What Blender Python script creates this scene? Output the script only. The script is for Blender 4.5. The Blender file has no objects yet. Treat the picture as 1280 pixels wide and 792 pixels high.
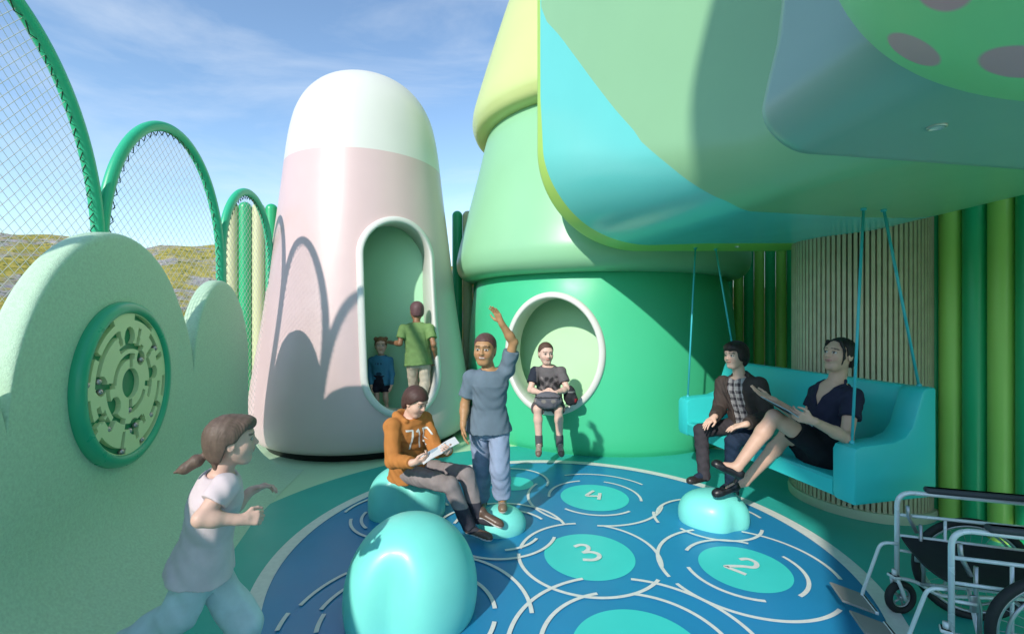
import bpy, math, random
import numpy as np
from mathutils import Vector
from mathutils.bvhtree import BVHTree
random.seed(4)
RNG = np.random.default_rng(4)
SC = bpy.context.scene
COL = SC.collection
PI = math.pi
V3 = lambda *a: np.array(a, float)

def at(px, py, Y):
    """world point seen at a place of the photograph, at depth Y (used to read positions off the photo)"""
    return V3((px-640)/575*Y, Y, 1.8-(py-396)/575*Y)
def floor_at(px, py):
    Y = 575*1.8/(py-396)
    return V3((px-640)/575*Y, Y, 0)
def nrm(v):
    v = np.asarray(v, float)
    return v/np.linalg.norm(v)

# ------------------------------------------------------------------ objects
def tag(o, label=None, cat=None, group=None, kind=None):
    if label: o['label'] = label
    if cat: o['category'] = cat
    if group: o['group'] = group
    if kind: o['kind'] = kind
    return o
def thing(name, label, cat, loc=(0, 0, 0), group=None):
    o = bpy.data.objects.new(name, None)
    o.empty_display_size = .1
    o.location = loc
    COL.objects.link(o)
    return tag(o, label, cat, group)
def new_obj(name, verts, faces, mats, parent=None, smooth=True, fmat=None, col=None):
    me = bpy.data.meshes.new(name)
    verts = np.asarray(verts, float)
    me.from_pydata(verts.tolist(), [], [list(map(int, f)) for f in faces])
    if not isinstance(mats, (list, tuple)): mats = [mats]
    for m in mats: me.materials.append(m)
    if fmat is not None:
        me.polygons.foreach_set('material_index', np.asarray(fmat, dtype=np.int32))
    me.polygons.foreach_set('use_smooth', np.full(len(me.polygons), bool(smooth)))
    if col is not None:
        a = me.color_attributes.new('Col', 'FLOAT_COLOR', 'POINT')
        c = np.ones((len(verts), 4), np.float32); c[:, :3] = col
        a.data.foreach_set('color', c.ravel())
    me.validate(); me.update()
    o = bpy.data.objects.new(name, me)
    COL.objects.link(o)
    if parent is not None:
        o.parent = parent
        if parent.type == 'EMPTY':
            o.location = [-v for v in parent.location]
    return o
def sharp(o, ang=40):
    """smooth shading that keeps hard edges"""
    me = o.data
    import bmesh
    bm = bmesh.new(); bm.from_mesh(me)
    bmesh.ops.remove_doubles(bm, verts=bm.verts, dist=1e-5)
    for e in bm.edges:
        if len(e.link_faces) == 2 and e.calc_face_angle(0) > math.radians(ang): e.smooth = False
    bm.to_mesh(me); bm.free()
    return o

class MB:
    def __init__(s): s.v = []; s.f = []; s.m = []; s.n = 0; s.cur = 0
    def add(s, v, f):
        v = np.asarray(v, float).reshape(-1, 3)
        s.v.append(v)
        for q in f:
            s.f.append([int(i)+s.n for i in q]); s.m.append(s.cur)
        s.n += len(v)
        return s
    def grid(s, P, closeu=False, closev=False, keep=None):
        P = np.asarray(P, float); nu, nv = P.shape[:2]
        f = []
        for i in range(nu if closeu else nu-1):
            i2 = (i+1) % nu
            for j in range(nv if closev else nv-1):
                j2 = (j+1) % nv
                if keep is None or keep[i][j]: f.append((i*nv+j, i2*nv+j, i2*nv+j2, i*nv+j2))
        return s.add(P.reshape(-1, 3), f)
    def box(s, c, size, ax=None, bev=0):
        c = np.asarray(c, float); h = np.asarray(size, float)/2
        A = np.eye(3) if ax is None else np.asarray(ax, float)
        if bev <= 0:
            v = [c+A.T@(h*V3(x, y, z)) for x in (-1, 1) for y in (-1, 1) for z in (-1, 1)]
            return s.add(v, [(0, 1, 3, 2), (4, 6, 7, 5), (0, 4, 5, 1), (2, 3, 7, 6), (0, 2, 6, 4), (1, 5, 7, 3)])
        b = min(bev, *(h*.98))
        n = 4
        rows = []
        def ring(hx, hy, z):
            out = []
            for (sx, sy, a0) in ((1, 1, 0), (-1, 1, 90), (-1, -1, 180), (1, -1, 270)):
                for k in range(n):
                    a = math.radians(a0+90*k/(n-1))
                    out.append((sx*(h[0]-b)+hx*math.cos(a), sy*(h[1]-b)+hy*math.sin(a), z))
            return out
        for k in range(n):
            a = PI/2*k/(n-1); rows.append(ring(b*math.sin(a), b*math.sin(a), -h[2]+b-b*math.cos(a)))
        for k in range(n):
            a = PI/2*k/(n-1); rows.append(ring(b*math.cos(a), b*math.cos(a), h[2]-b+b*math.sin(a)))
        P = np.array(rows)@A + c
        n0 = s.n
        s.grid(P, closev=True)
        m = P.shape[1]
        s.f.append([n0+i for i in range(m)][::-1]); s.m.append(s.cur)
        s.f.append([n0+(len(rows)-1)*m+i for i in range(m)]); s.m.append(s.cur)
        return s
    def tube(s, path, r, seg=10, closed=False, caps=True):
        P = np.asarray(path, float); n = len(P)
        R = np.full(n, r) if np.isscalar(r) else np.asarray(r, float)
        T = np.zeros_like(P)
        for i in range(n):
            if closed: T[i] = P[(i+1) % n]-P[i-1]
            else: T[i] = P[min(i+1, n-1)]-P[max(i-1, 0)]
        T /= np.linalg.norm(T, axis=1)[:, None]+1e-12
        up = V3(0, 0, 1) if abs(T[0][2]) < .9 else V3(1, 0, 0)
        N = np.cross(T[0], up); N /= np.linalg.norm(N)
        G = np.zeros((n, seg, 3)); th = np.arange(seg)/seg*2*PI
        for i in range(n):
            N = N-T[i]*(N@T[i]); N /= np.linalg.norm(N); B = np.cross(T[i], N)
            G[i] = P[i]+R[i]*(np.cos(th)[:, None]*N+np.sin(th)[:, None]*B)
        n0 = s.n
        s.grid(G, closeu=closed, closev=True)
        if caps and not closed:
            s.f.append([n0+k for k in range(seg)]); s.m.append(s.cur)
            s.f.append([n0+(n-1)*seg+k for k in range(seg)][::-1]); s.m.append(s.cur)
        return s
    def lathe(s, prof, c=(0, 0), seg=96):
        th = np.arange(seg)/seg*2*PI
        prof = np.asarray(prof, float)
        P = np.zeros((len(prof), seg, 3))
        P[:, :, 0] = c[0]+prof[:, :1]*np.cos(th); P[:, :, 1] = c[1]+prof[:, :1]*np.sin(th); P[:, :, 2] = prof[:, 1:2]
        return s.grid(P, closev=True)
    def sphere(s, c, r, seg=20, rings=12):
        r = np.asarray([r]*3 if np.isscalar(r) else r, float)
        a = np.linspace(0.02, PI-.02, rings); th = np.arange(seg)/seg*2*PI
        P = np.zeros((rings, seg, 3))
        P[:, :, 0] = c[0]+r[0]*np.outer(np.sin(a), np.cos(th)); P[:, :, 1] = c[1]+r[1]*np.outer(np.sin(a), np.sin(th))
        P[:, :, 2] = c[2]+r[2]*np.cos(a)[:, None]
        n0 = s.n
        s.grid(P[::-1], closev=True)
        s.f.append([n0+k for k in range(seg)][::-1]); s.m.append(s.cur)
        s.f.append([n0+(rings-1)*seg+k for k in range(seg)]); s.m.append(s.cur)
        return s
    def ribbon(s, pts, w, z):
        """flat painted stroke on the floor"""
        P = np.asarray(pts, float)[:, :2]
        T = np.gradient(P, axis=0); T /= np.linalg.norm(T, axis=1)[:, None]
        N = np.stack([-T[:, 1], T[:, 0]], 1)
        W = (np.full(len(P), w) if np.isscalar(w) else np.asarray(w))[:, None]/2
        G = np.zeros((2, len(P), 3)); G[0, :, :2] = P+N*W; G[1, :, :2] = P-N*W; G[:, :, 2] = z
        return s.grid(G)
    def disc(s, c, r, z, seg=72):
        th = np.arange(seg)/seg*2*PI
        return s.add(np.stack([c[0]+r*np.cos(th), c[1]+r*np.sin(th), np.full(seg, z)], 1), [list(range(seg))])
    def prism(s, poly, o, u, v, w, depth):
        """polygon in plane (u,v) at o, pushed along w"""
        o, u, v, w = map(lambda q: np.asarray(q, float), (o, u, v, w))
        A = np.array([o+u*a+v*b for a, b in poly]); B = A+w*depth; n = len(poly)
        return s.add(np.concatenate([A, B]), [list(range(n))[::-1], list(range(n, 2*n))]+[(i, (i+1) % n, n+(i+1) % n, n+i) for i in range(n)])
    def build(s, name, mats, parent=None, smooth=True):
        return new_obj(name, np.concatenate(s.v), s.f, mats, parent, smooth, s.m if isinstance(mats, (list, tuple)) else None)

def spline(pts, n=12):
    """Catmull-Rom through the points"""
    P = np.asarray(pts, float); Q = np.concatenate([[2*P[0]-P[1]], P, [2*P[-1]-P[-2]]]); out = []
    for i in range(1, len(Q)-2):
        for k in range(n):
            t = k/n; a, b, c, d = Q[i-1], Q[i], Q[i+1], Q[i+2]
            out.append(.5*((2*b)+(-a+c)*t+(2*a-5*b+4*c-d)*t*t+(-a+3*b-3*c+d)*t**3))
    out.append(P[-1])
    return np.array(out)
def rounded(pts, r=.05, n=6):
    """polyline with its corners rounded"""
    P = [np.asarray(p, float) for p in pts]; out = [P[0]]
    for a, b, c in zip(P[:-2], P[1:-1], P[2:]):
        d1 = a-b; d2 = c-b; l = min(r, np.linalg.norm(d1)*.49, np.linalg.norm(d2)*.49)
        p = b+d1/np.linalg.norm(d1)*l; q = b+d2/np.linalg.norm(d2)*l
        for k in range(n+1):
            t = k/n; out.append((1-t)**2*p+2*t*(1-t)*b+t*t*q)
    out.append(P[-1])
    return np.array(out)

# ------------------------------------------------------------------ materials
def srgb(r, g, b):
    f = lambda c: (c/255/12.92) if c/255 <= .04045 else ((c/255+.055)/1.055)**2.4
    return (f(r), f(g), f(b))
def mat(name, col, rough=.4, metal=0, spec=.5, var=.06, vscale=3., bump=0., bscale=200., coat=0., vcol=False, bdist=.002, rvar=.06):
    m = bpy.data.materials.new(name); m.use_nodes = True
    nt = m.node_tree; N = nt.nodes; L = nt.links
    b = N['Principled BSDF']
    b.inputs['Roughness'].default_value = rough; b.inputs['Metallic'].default_value = metal
    b.inputs['Specular IOR Level'].default_value = spec
    if coat: b.inputs['Coat Weight'].default_value = coat; b.inputs['Coat Roughness'].default_value = .15
    tc = N.new('ShaderNodeTexCoord')
    no = N.new('ShaderNodeTexNoise'); no.inputs['Scale'].default_value = vscale; no.inputs['Detail'].default_value = 6
    L.new(tc.outputs['Object'], no.inputs['Vector'])
    mr = N.new('ShaderNodeMapRange'); mr.inputs[1].default_value = .2; mr.inputs[2].default_value = .8
    mr.inputs[3].default_value = 1-var; mr.inputs[4].default_value = 1+var
    L.new(no.outputs['Fac'], mr.inputs[0])
    mx = N.new('ShaderNodeMix'); mx.data_type = 'RGBA'; mx.blend_type = 'MULTIPLY'; mx.inputs['Factor'].default_value = 1
    if vcol:
        va = N.new('ShaderNodeVertexColor'); va.layer_name = 'Col'; L.new(va.outputs['Color'], mx.inputs['A'])
    else: mx.inputs['A'].default_value = (*col, 1)
    L.new(mr.outputs[0], mx.inputs['B']); L.new(mx.outputs['Result'], b.inputs['Base Color'])
    rr = N.new('ShaderNodeMapRange'); rr.inputs[1].default_value = .15; rr.inputs[2].default_value = .85
    rr.inputs[3].default_value = max(.02, rough-rvar); rr.inputs[4].default_value = min(1, rough+rvar)
    n3 = N.new('ShaderNodeTexNoise'); n3.inputs['Scale'].default_value = vscale*2.7; n3.inputs['Detail'].default_value = 5
    L.new(tc.outputs['Object'], n3.inputs['Vector']); L.new(n3.outputs['Fac'], rr.inputs[0]); L.new(rr.outputs[0], b.inputs['Roughness'])
    if bump:
        n2 = N.new('ShaderNodeTexNoise'); n2.inputs['Scale'].default_value = bscale; n2.inputs['Detail'].default_value = 3
        L.new(tc.outputs['Object'], n2.inputs['Vector'])
        bp = N.new('ShaderNodeBump'); bp.inputs['Strength'].default_value = bump; bp.inputs['Distance'].default_value = bdist
        L.new(n2.outputs['Fac'], bp.inputs['Height']); L.new(bp.outputs['Normal'], b.inputs['Normal'])
    return m
M = {}
def mk(name, *a, **k): M[name] = mat(name, *a, **k)
mk('white_shell', (.70, .69, .645), .38, var=.02)
mk('pink_shell', (.68, .495, .49), .34, var=.025)
mk('black_base', (.012, .012, .012), .5)
mk('mint', (.29, .58, .34), .36, var=.03, vscale=1.3)
mk('canopy_mint_shaded', (.30, .45, .40), .33, var=.03, vscale=1.3)  # mint darkened to grey teal, the lower canopy's shade put into the colour
mk('emerald', (.06, .53, .27), .42, var=.03, vscale=1.3)
mk('lime_cream', (.60, .68, .28), .36, var=.03, vscale=1.3)
mk('canopy_mint', (.29, .54, .30), .33, var=.03, vscale=1.3)
mk('canopy_cyan', (.16, .66, .63), .22, var=.03, vscale=1.3)
mk('canopy_rim', (.42, .66, .13), .35, var=.03)
mk('lining', (.42, .76, .48), .5, var=.03)
mk('niche', (.50, .78, .48), .5, var=.03)
mk('wall_mint', (.49, .68, .50), .66, var=.14, vscale=60, bump=.7, bscale=160, bdist=.004)
mk('frame_green', (.03, .46, .25), .35, var=.04)
mk('wire', (.60, .58, .54), .5, metal=.1)
mk('lacing', (.03, .06, .04), .6)
mk('tube_dark', (.02, .42, .17), .33, var=.06, vscale=2)
mk('tube_light', (.38, .64, .13), .35, var=.06, vscale=2)
mk('tube_cream', (.60, .62, .36), .4, var=.05, vscale=2)
mk('batten', (.56, .47, .32), .5, var=.14, vscale=9)
mk('batten_back', (.22, .19, .12), .7)
mk('plinth', (.50, .52, .38), .5)
mk('bench_teal', (.035, .55, .53), .38, var=.03, vscale=2.5)
mk('rope_teal', (.05, .46, .52), .45)
mk('stone', (.20, .74, .65), .42, var=.05, vscale=5, coat=.08)
mk('blue_floor', (.024, .25, .48), .32, var=.12, vscale=1.1, bump=.15, bscale=350, bdist=.001, rvar=.05)
mk('teal_floor', (.035, .44, .38), .38, var=.09, vscale=1.6, bump=.15, bscale=350, bdist=.001)
mk('mint_floor', (.52, .74, .50), .5, var=.05, vscale=1.6, bump=.3, bscale=220, bdist=.002)
mk('paint_white', (.74, .74, .70), .45, var=.08, vscale=30)
mk('disc_teal', (.06, .66, .60), .32, var=.04, vscale=4)
mk('white_tube', (.74, .75, .76), .25, metal=.15, coat=.3)
mk('grey_metal', (.42, .43, .44), .35, metal=.7)
mk('rubber', (.014, .014, .016), .65, var=.2, vscale=20)
mk('black_cloth', (.012, .013, .016), .8, bump=.4, bscale=300)
mk('arm_pad', (.045, .047, .055), .6, bump=.2, bscale=250)
mk('footplate', (.27, .255, .24), .6, spec=.3, bump=.3, bscale=120)
mk('maze_ring', (.03, .42, .24), .3, var=.04)
mk('maze_back', (.02, .24, .11), .4)
mk('maze_board', (.72, .80, .46), .42, var=.03)
mk('ball', (.52, .42, .44), .2, metal=.7)
mk('spot_cap', (.30, .68, .32), .4, var=.03)
mk('light_glass', (.75, .75, .72), .25)
mk('lamp_ring', (.55, .56, .55), .3, metal=.6)
# ================================================================== SETTING: ground, hills, floor
def hills():
    na, nr = 420, 86
    az = np.linspace(-PI, PI, na); rr = np.concatenate([np.linspace(25, 150, 70), np.linspace(156, 420, nr-70)])
    P = np.zeros((na, nr, 3))
    def n1(x, y):
        return (np.sin(x*.051+1.3)*np.cos(y*.043+.4)+.5*np.sin(x*.113+y*.07+2)+.35*np.sin(y*.19-x*.13)+.22*np.sin(x*.37+y*.29)+.14*np.sin(x*.71-y*.63)+.1*np.sin(x*1.31+y*1.13))
    for i, a in enumerate(az):
        for j, r in enumerate(rr):
            x = r*math.sin(a); y = r*math.cos(a)
            t = min(1, max(0, (r-42)/80)); t = t*t*(3-2*t)
            env = 15.2 if a < 0 else 10
            env += 1.2*math.sin(a*9+1)+.8*math.sin(a*21)+.35*math.sin(a*57)
            h = t*env*(1 if r < 130 else max(.55, 1-(r-130)/500))+t*(.75*n1(x*1.7, y*1.7)+.25*abs(n1(x*6+3, y*6)))+.1*n1(x*2, y*2)
            P[i, j] = (x, y, h-.35)
    m = bpy.data.materials.new('hillside'); m.use_nodes = True; nt = m.node_tree; N = nt.nodes; L = nt.links; b = N['Principled BSDF']
    b.inputs['Roughness'].default_value = .9; b.inputs['Specular IOR Level'].default_value = .1
    tc = N.new('ShaderNodeTexCoord')
    def noise(sc, det=8, ro=.6):
        n = N.new('ShaderNodeTexNoise'); n.inputs['Scale'].default_value = sc; n.inputs['Detail'].default_value = det; n.inputs['Roughness'].default_value = ro
        L.new(tc.outputs['Object'], n.inputs['Vector']); return n
    r1 = N.new('ShaderNodeValToRGB'); e = r1.color_ramp.elements; e[0].position = .35; e[0].color = (.36, .32, .06, 1); e[1].position = .65; e[1].color = (.66, .53, .13, 1)
    L.new(noise(.6).outputs['Fac'], r1.inputs[0])
    r2 = N.new('ShaderNodeValToRGB'); e = r2.color_ramp.elements; e[0].position = .3; e[0].color = (.25, .23, .24, 1); e[1].position = .7; e[1].color = (.68, .62, .60, 1)
    L.new(noise(1.1, 10, .7).outputs['Fac'], r2.inputs[0])
    r3 = N.new('ShaderNodeValToRGB'); e = r3.color_ramp.elements; e[0].position = .49; e[0].color = (0, 0, 0, 1); e[1].position = .57; e[1].color = (1, 1, 1, 1)
    L.new(noise(.16, 9, .7).outputs['Fac'], r3.inputs[0])
    mx = N.new('ShaderNodeMix'); mx.data_type = 'RGBA'
    L.new(r3.outputs[0], mx.inputs['Factor']); L.new(r1.outputs[0], mx.inputs['A']); L.new(r2.outputs[0], mx.inputs['B'])
    r4 = N.new('ShaderNodeValToRGB'); e = r4.color_ramp.elements; e[0].position = .56; e[0].color = (0, 0, 0, 1); e[1].position = .62; e[1].color = (1, 1, 1, 1)
    L.new(noise(1.3, 6, .65).outputs['Fac'], r4.inputs[0])
    m2 = N.new('ShaderNodeMix'); m2.data_type = 'RGBA'; m2.inputs['B'].default_value = (.10, .14, .03, 1)
    L.new(r4.outputs[0], m2.inputs['Factor']); L.new(mx.outputs['Result'], m2.inputs['A']); L.new(m2.outputs['Result'], b.inputs['Base Color'])
    bp = N.new('ShaderNodeBump'); bp.inputs['Strength'].default_value = 1; bp.inputs['Distance'].default_value = .9
    L.new(noise(.9, 10, .7).outputs['Fac'], bp.inputs['Height']); L.new(bp.outputs['Normal'], b.inputs['Normal'])
    o = MB().grid(P).build('hills', m); tag(o, kind='structure')
    g = MB().disc((0, 0), 30, -.12, 64).build('ground', m, smooth=False); tag(g, kind='structure')
    g2 = MB()
    th = np.linspace(0, 2*PI, 97)
    G = np.zeros((97, 2, 3)); G[:, 0] = np.stack([400*np.sin(th), 400*np.cos(th), np.full(97, 6.)], 1); G[:, 1] = np.stack([3000*np.sin(th), 3000*np.cos(th), np.full(97, -2.)], 1)
    tag(g2.grid(G).build('terrain', m), kind='structure')
hills()

def marking(mb, name, m): return tag(mb.build(name, m, smooth=False), kind='structure')
fl = MB().add([(-4.2, -7, 0), (8.5, -7, 0), (8.5, 9.6, 0), (-5.4, 9.6, 0)], [(0, 1, 2, 3)]).build('floor', M['mint_floor'], smooth=False); tag(fl, kind='structure')
th = np.arange(160)/160*2*PI
marking(MB().add(np.stack([1.2+3.68*np.cos(th), 3.6+np.where(np.sin(th) > 0, 2.95, 4.2)*np.sin(th), np.full(160, .004)], 1), [list(range(160))]), 'teal_floor', M['teal_floor'])
CC = (.36, 3.6)
ringm = MB(); t = np.linspace(0, 2*PI, 200)
ringm.ribbon(np.stack([CC[0]+2.1*np.cos(t), CC[1]+2.1*np.sin(t)], 1), .105, .012)
marking(MB().disc(CC, 2.08, .008, 180), 'blue_floor', M['blue_floor'])
marking(ringm, 'white_ring_line', M['paint_white'])
ARC = [.0124]
def arcs(c, items, name='ripple_lines'):
    mb = MB()
    for k, (r, a0, a1) in enumerate(items):
        t = np.radians(np.linspace(a0, a1, max(8, int(abs(a1-a0)/3))))
        ARC[0] += .00016; mb.ribbon(np.stack([c[0]+r*np.cos(t), c[1]+r*np.sin(t)], 1), .026, ARC[0])
    marking(mb, name, M['paint_white'])
C4, C3, C2, C1 = (.82, 4.58), (.58, 3.46), (1.66, 3.29), (.68, 2.46)
for c, r in ((C4, .335), (C3, .337), (C2, .305), (C1, .36), ((.03, 4.95), .2)):
    marking(MB().disc(c, r, .0108, 80), 'stepping_circle', M['disc_teal'])
arcs(C4, [(.45, 100, 180), (.45, -14, 67), (.43, 221, 308), (.66, 30, 110), (.66, 147, 235), (.64, 262, 340)])
arcs(C3, [(.53, 178, 322), (.525, 93, 170), (.52, -18, 66)])
arcs(C2, [(.59, 103, 192), (.6, -15, 65), (.59, 200, 306), (.4, 59, 144), (.39, -62, 22), (.40, 180, 261)])
arcs(C1, [(.53, 104, 200), (.52, 8, 79), (.71, 106, 200), (.69, 6, 79)])
arcs((1.77, 4.05), [(.38, 205, 330), (.44, 5, 45), (.47, 88, 165), (.5, 160, 186)])
arcs((-.6, 2.75), [(.72, 140, 172), (.57, 148, 174), (.53, 178, 196), (.5, 8, 66), (.72, 2, 72), (.5, 325, 354), (.75, 178, 190)])
arcs((-.97, 4.15), [(.56, 135, 174), (.46, 190, 245), (.37, 170, 225), (.42, 30, 52), (.5, -20, 0)])
arcs((-.1, 3.85), [(.42, 30, 78), (.56, 10, 118), (.33, 278, 335), (.46, 232, 345), (.56, 140, 172)])
arcs((-.03, 5.0), [(.42, -20, 95), (.42, 150, 210)])
def strokes(lists, w=.036):
    mb = MB()
    for k, pts in enumerate(lists):
        mb.ribbon(spline([floor_at(*p) for p in pts], 8), w, .0195+.0004*k)
    marking(mb, 'painted_number', M['paint_white'])
z3 = lambda *p: [(580+a/3.96, 560+b/3.96) for a, b in p]
z4 = lambda *p: [(840+a/3.737, 580+b/3.737) for a, b in p]
strokes([z3((642, 218), (622, 230), (607, 243), (640, 245), (676, 246)), z3((673, 230), (670, 247), (667, 263))], .034)
strokes([z3((546, 498), (575, 489), (606, 493), (616, 508), (600, 524), (586, 528)), z3((588, 527), (630, 525), (664, 535), (668, 552), (640, 564), (588, 563))], .034)
strokes([z4((316, 455), (352, 453), (386, 466), (396, 482), (380, 493), (330, 488), (256, 487), (262, 494), (300, 508), (346, 527))], .034)
strokes([z3((122, 168), (150, 168)), z3((118, 180), (140, 181))], .03)

# ================================================================== pink cone house
def profile_r(prof):
    z = np.array([p[1] for p in prof]); r = np.array([p[0] for p in prof])
    return lambda q: np.interp(q, z, r)
def shell_with_hole(prof, c, hole, seg=240, nz=150, zs=None):
    R = profile_r(prof)
    zz = np.linspace(prof[0][1], prof[-1][1], nz) if zs is None else zs
    th = np.arange(seg)/seg*2*PI
    P = np.zeros((len(zz), seg, 3)); r = R(zz)[:, None]
    P[:, :, 0] = c[0]+r*np.cos(th); P[:, :, 1] = c[1]+r*np.sin(th); P[:, :, 2] = zz[:, None]
    mid = (P+np.roll(P, -1, 1))/2; mid[:-1] = (mid[:-1]+mid[1:])/2
    return P, ~hole(mid[:-1])
def opening_frame(path, closed_norm, place, prof):
    """sweep a frame section round an opening: path of (u,z), place(u,z,d) gives the world point"""
    n = len(path); P = np.zeros((n, len(prof), 3))
    for i in range(n):
        t = path[(i+1) % n]-path[i-1]; t = t/np.linalg.norm(t); nn = np.array([t[1], -t[0]])
        for k, (do, dn) in enumerate(prof):
            q = path[i]+nn*do; P[i, k] = place(q[0], q[1], dn)
    return MB().grid(P, closeu=True, closev=True)
FRAME = [(0, -.34), (-.008, -.02), (-.008, .03), (0, .045), (.02, .052), (.052, .048), (.068, .036), (.074, .015), (.074, -.06), (.05, -.34)]

def pink_house():
    c = V3(-2.25, 7.08); N2 = nrm([.8, -1.33]); U2 = V3(-N2[1], N2[0])
    root = thing('cone_house', 'tall pink and white cone playhouse with rounded top and oval doorway', 'playhouse', (c[0], c[1], 0))
    prof = [(1.44, .1), (1.53, .16), (1.575, .3), (1.585, .5), (1.545, .9), (1.39, 1.9), (1.27, 2.9), (1.17, 3.7), (1.105, 4.28), (1.05, 4.62), (.98, 4.88), (.86, 5.12), (.68, 5.32), (.46, 5.45), (.22, 5.52), (.0, 5.54)]
    prof = spline(prof, 6); prof[:, 0] = np.maximum(prof[:, 0], .001); zt = prof[:, 1] > 4.0; prof[zt, 1] = 4.0+(prof[zt, 1]-4.0)*.93
    R = profile_r(prof)
    hw, z0, z1 = .47, 1.07, 2.58     # half width, centres of the two round ends
    def wid(z): return hw
    def inside(P, grow=0.04):
        d = P[..., :2]-c; u = d@U2; w = d@N2; z = P[..., 2]
        zc = np.clip(z, z0, z1); return (w > .93) & (np.hypot(u-UO, z-zc) < hw+grow)
    UO = .125
    k = int(np.argmin(abs(prof[:, 1]-4.0)))
    zlow = np.linspace(.1, 4.0, 150)
    for nm, zz, m in (('pink_body', None, 'pink_shell'), ('white_top', None, 'white_shell')):
        if nm == 'pink_body':
            P, keep = shell_with_hole(prof, c, inside, zs=zlow)
            MB().grid(P, closev=True, keep=keep).build(nm, M[m], root)
        else:
            mb = MB(); pr = prof[k:]; pr = np.concatenate([[[float(R(4.0)), 4.0]], pr[pr[:, 1] > 4.001]])
            mb.lathe(pr, c, 120); mb.build(nm, M[m], root)
    MB().lathe([(1.30, .0), (1.36, .0), (1.37, .10), (1.40, .125), (1.1, .125)], c).build('base_ring', M['black_base'], root)
    t = np.linspace(0, PI, 40)
    path = np.concatenate([np.stack([hw*np.cos(t), z1+hw*np.sin(t)], 1), np.stack([-hw*np.cos(t), z0-hw*np.sin(t)], 1)])
    # densify the straight sides
    out = []
    for i in range(len(path)):
        a, b = path[i], path[(i+1) % len(path)]; n = max(1, int(np.linalg.norm(b-a)/.05))
        for q in range(n): out.append(a+(b-a)*q/n)
    path = np.array(out)+V3(UO, 0)
    def place(u, z, dn):
        r = float(R(z)); w = math.sqrt(max(r*r-u*u, 0))+dn
        p = c+U2*u+N2*w; return (p[0], p[1], z)
    mb = opening_frame(path, None, place, FRAME)
    mb.build('door_frame', M['white_shell'], root)
    # room behind the doorway
    a = np.linspace(-PI/2, PI/2, 70); wb = .08
    zz = np.linspace(.5, 3.5, 100)
    G = np.zeros((len(zz), len(a)+12, 3))
    for i, z in enumerate(zz):
        r = float(R(z))-.10
        # back wall: the line w = .62+.42u, front wall: the cone itself
        bb, cc = .62, .42; disc = math.sqrt(r*r*(1+cc*cc)-bb*bb)
        uu = [(-bb*cc-disc)/(1+cc*cc), (-bb*cc+disc)/(1+cc*cc)]
        q0, q1 = [math.atan2(u, bb+cc*u) for u in uu]
        pts = [c+U2*(r*math.sin(q))+N2*(r*math.cos(q)) for q in np.linspace(q0, q1, len(a))]
        e0, e1 = pts[-1], pts[0]
        pts += [e0+(e1-e0)*k2/12 for k2 in range(1, 13)]
        G[i, :, :2] = np.array(pts); G[i, :, 2] = z
    mid = (G[:-1]+G[1:])/2; mid = (mid+np.roll(mid, -1, 1))/2
    mb = MB().grid(G, closev=True, keep=~inside(mid, .03))
    n0 = mb.n; mb.add(G[0], [list(range(len(a)+12))]); mb.add(G[-1], [list(range(len(a)+12))[::-1]])
    mb.build('room_lining', M['lining'], root)
    return root
pink_house()

# ================================================================== green tower
def tower():
    c = V3(1.46, 8.0); N2 = nrm([-.437, -.9]); U2 = V3(-N2[1], N2[0])
    root = thing('tiered_tower', 'green tiered tower playhouse with round white rimmed porthole', 'playhouse', (c[0], c[1], 0))
    prof = spline([(2.1, 0), (2.16, .1), (2.2, .35), (2.21, .9), (2.18, 1.6), (2.12, 2.15), (2.0, 2.55)], 10)
    R = profile_r(prof); zc, hw, hh = 1.325, .635, .735
    def inside(P, grow=.03):
        d = P[..., :2]-c; u = d@U2; w = d@N2; z = P[..., 2]-zc
        return (w > 0) & ((u/(hw+grow))**2+(z/(hh+grow))**2 < 1)
    P, keep = shell_with_hole(prof, c, inside, seg=300, nz=110)
    MB().grid(P, closev=True, keep=keep).build('lower_drum', M['emerald'], root)
    t = np.linspace(0, 2*PI, 110, endpoint=False)
    path = np.stack([hw*np.cos(t), zc+hh*np.sin(t)], 1)
    def place(u, z, dn):
        r = float(R(z)); w = math.sqrt(max(r*r-u*u, 0))+dn
        p = c+U2*u+N2*w; return (p[0], p[1], z)
    opening_frame(path, None, place, FRAME).build('porthole_frame', M['white_shell'], root)
    # niche behind the porthole
    mb = MB(); u0, u1, w0, zb, zt = -.92, .92, 1.5, .54, 2.3
    def pt(u, w, z): p = c+U2*u+N2*w; return (p[0], p[1], z)
    us = np.concatenate([np.full(8, u0), np.linspace(u0, u1, 26), np.full(8, u1)])
    ws = np.concatenate([np.linspace(1.84, w0, 8, endpoint=False), np.full(26, w0), np.linspace(w0, 1.84, 9)[1:]])
    G = np.array([[pt(u, w, z) for u, w in zip(us, ws)] for z in np.linspace(zb, zt, 12)])
    mb.grid(G); mb.add(G[0], [list(range(len(us)))]); mb.add(G[-1], [list(range(len(us)))[::-1]])
    sharp(mb.build('niche_lining', M['niche'], root))
    mid = spline([(1.6, 2.5), (1.95, 2.40), (2.22, 2.40), (2.36, 2.50), (2.405, 2.68), (2.37, 2.90), (2.28, 3.25), (2.06, 4.1), (1.86, 4.9), (1.7, 5.2)], 10)
    MB().lathe(mid, c, 160).build('mint_tier', M['mint'], root)
    top = spline([(1.3, 4.9), (1.75, 4.80), (2.02, 4.82), (2.12, 4.95), (2.135, 5.12), (2.07, 5.4), (1.78, 6.35), (1.45, 7.35), (1.2, 8.0), (.9, 8.5), (.5, 8.8), (0.01, 8.9)], 10)
    MB().lathe(top, c, 160).build('lime_tier', M['lime_cream'], root)
    return root
tower()

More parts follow.
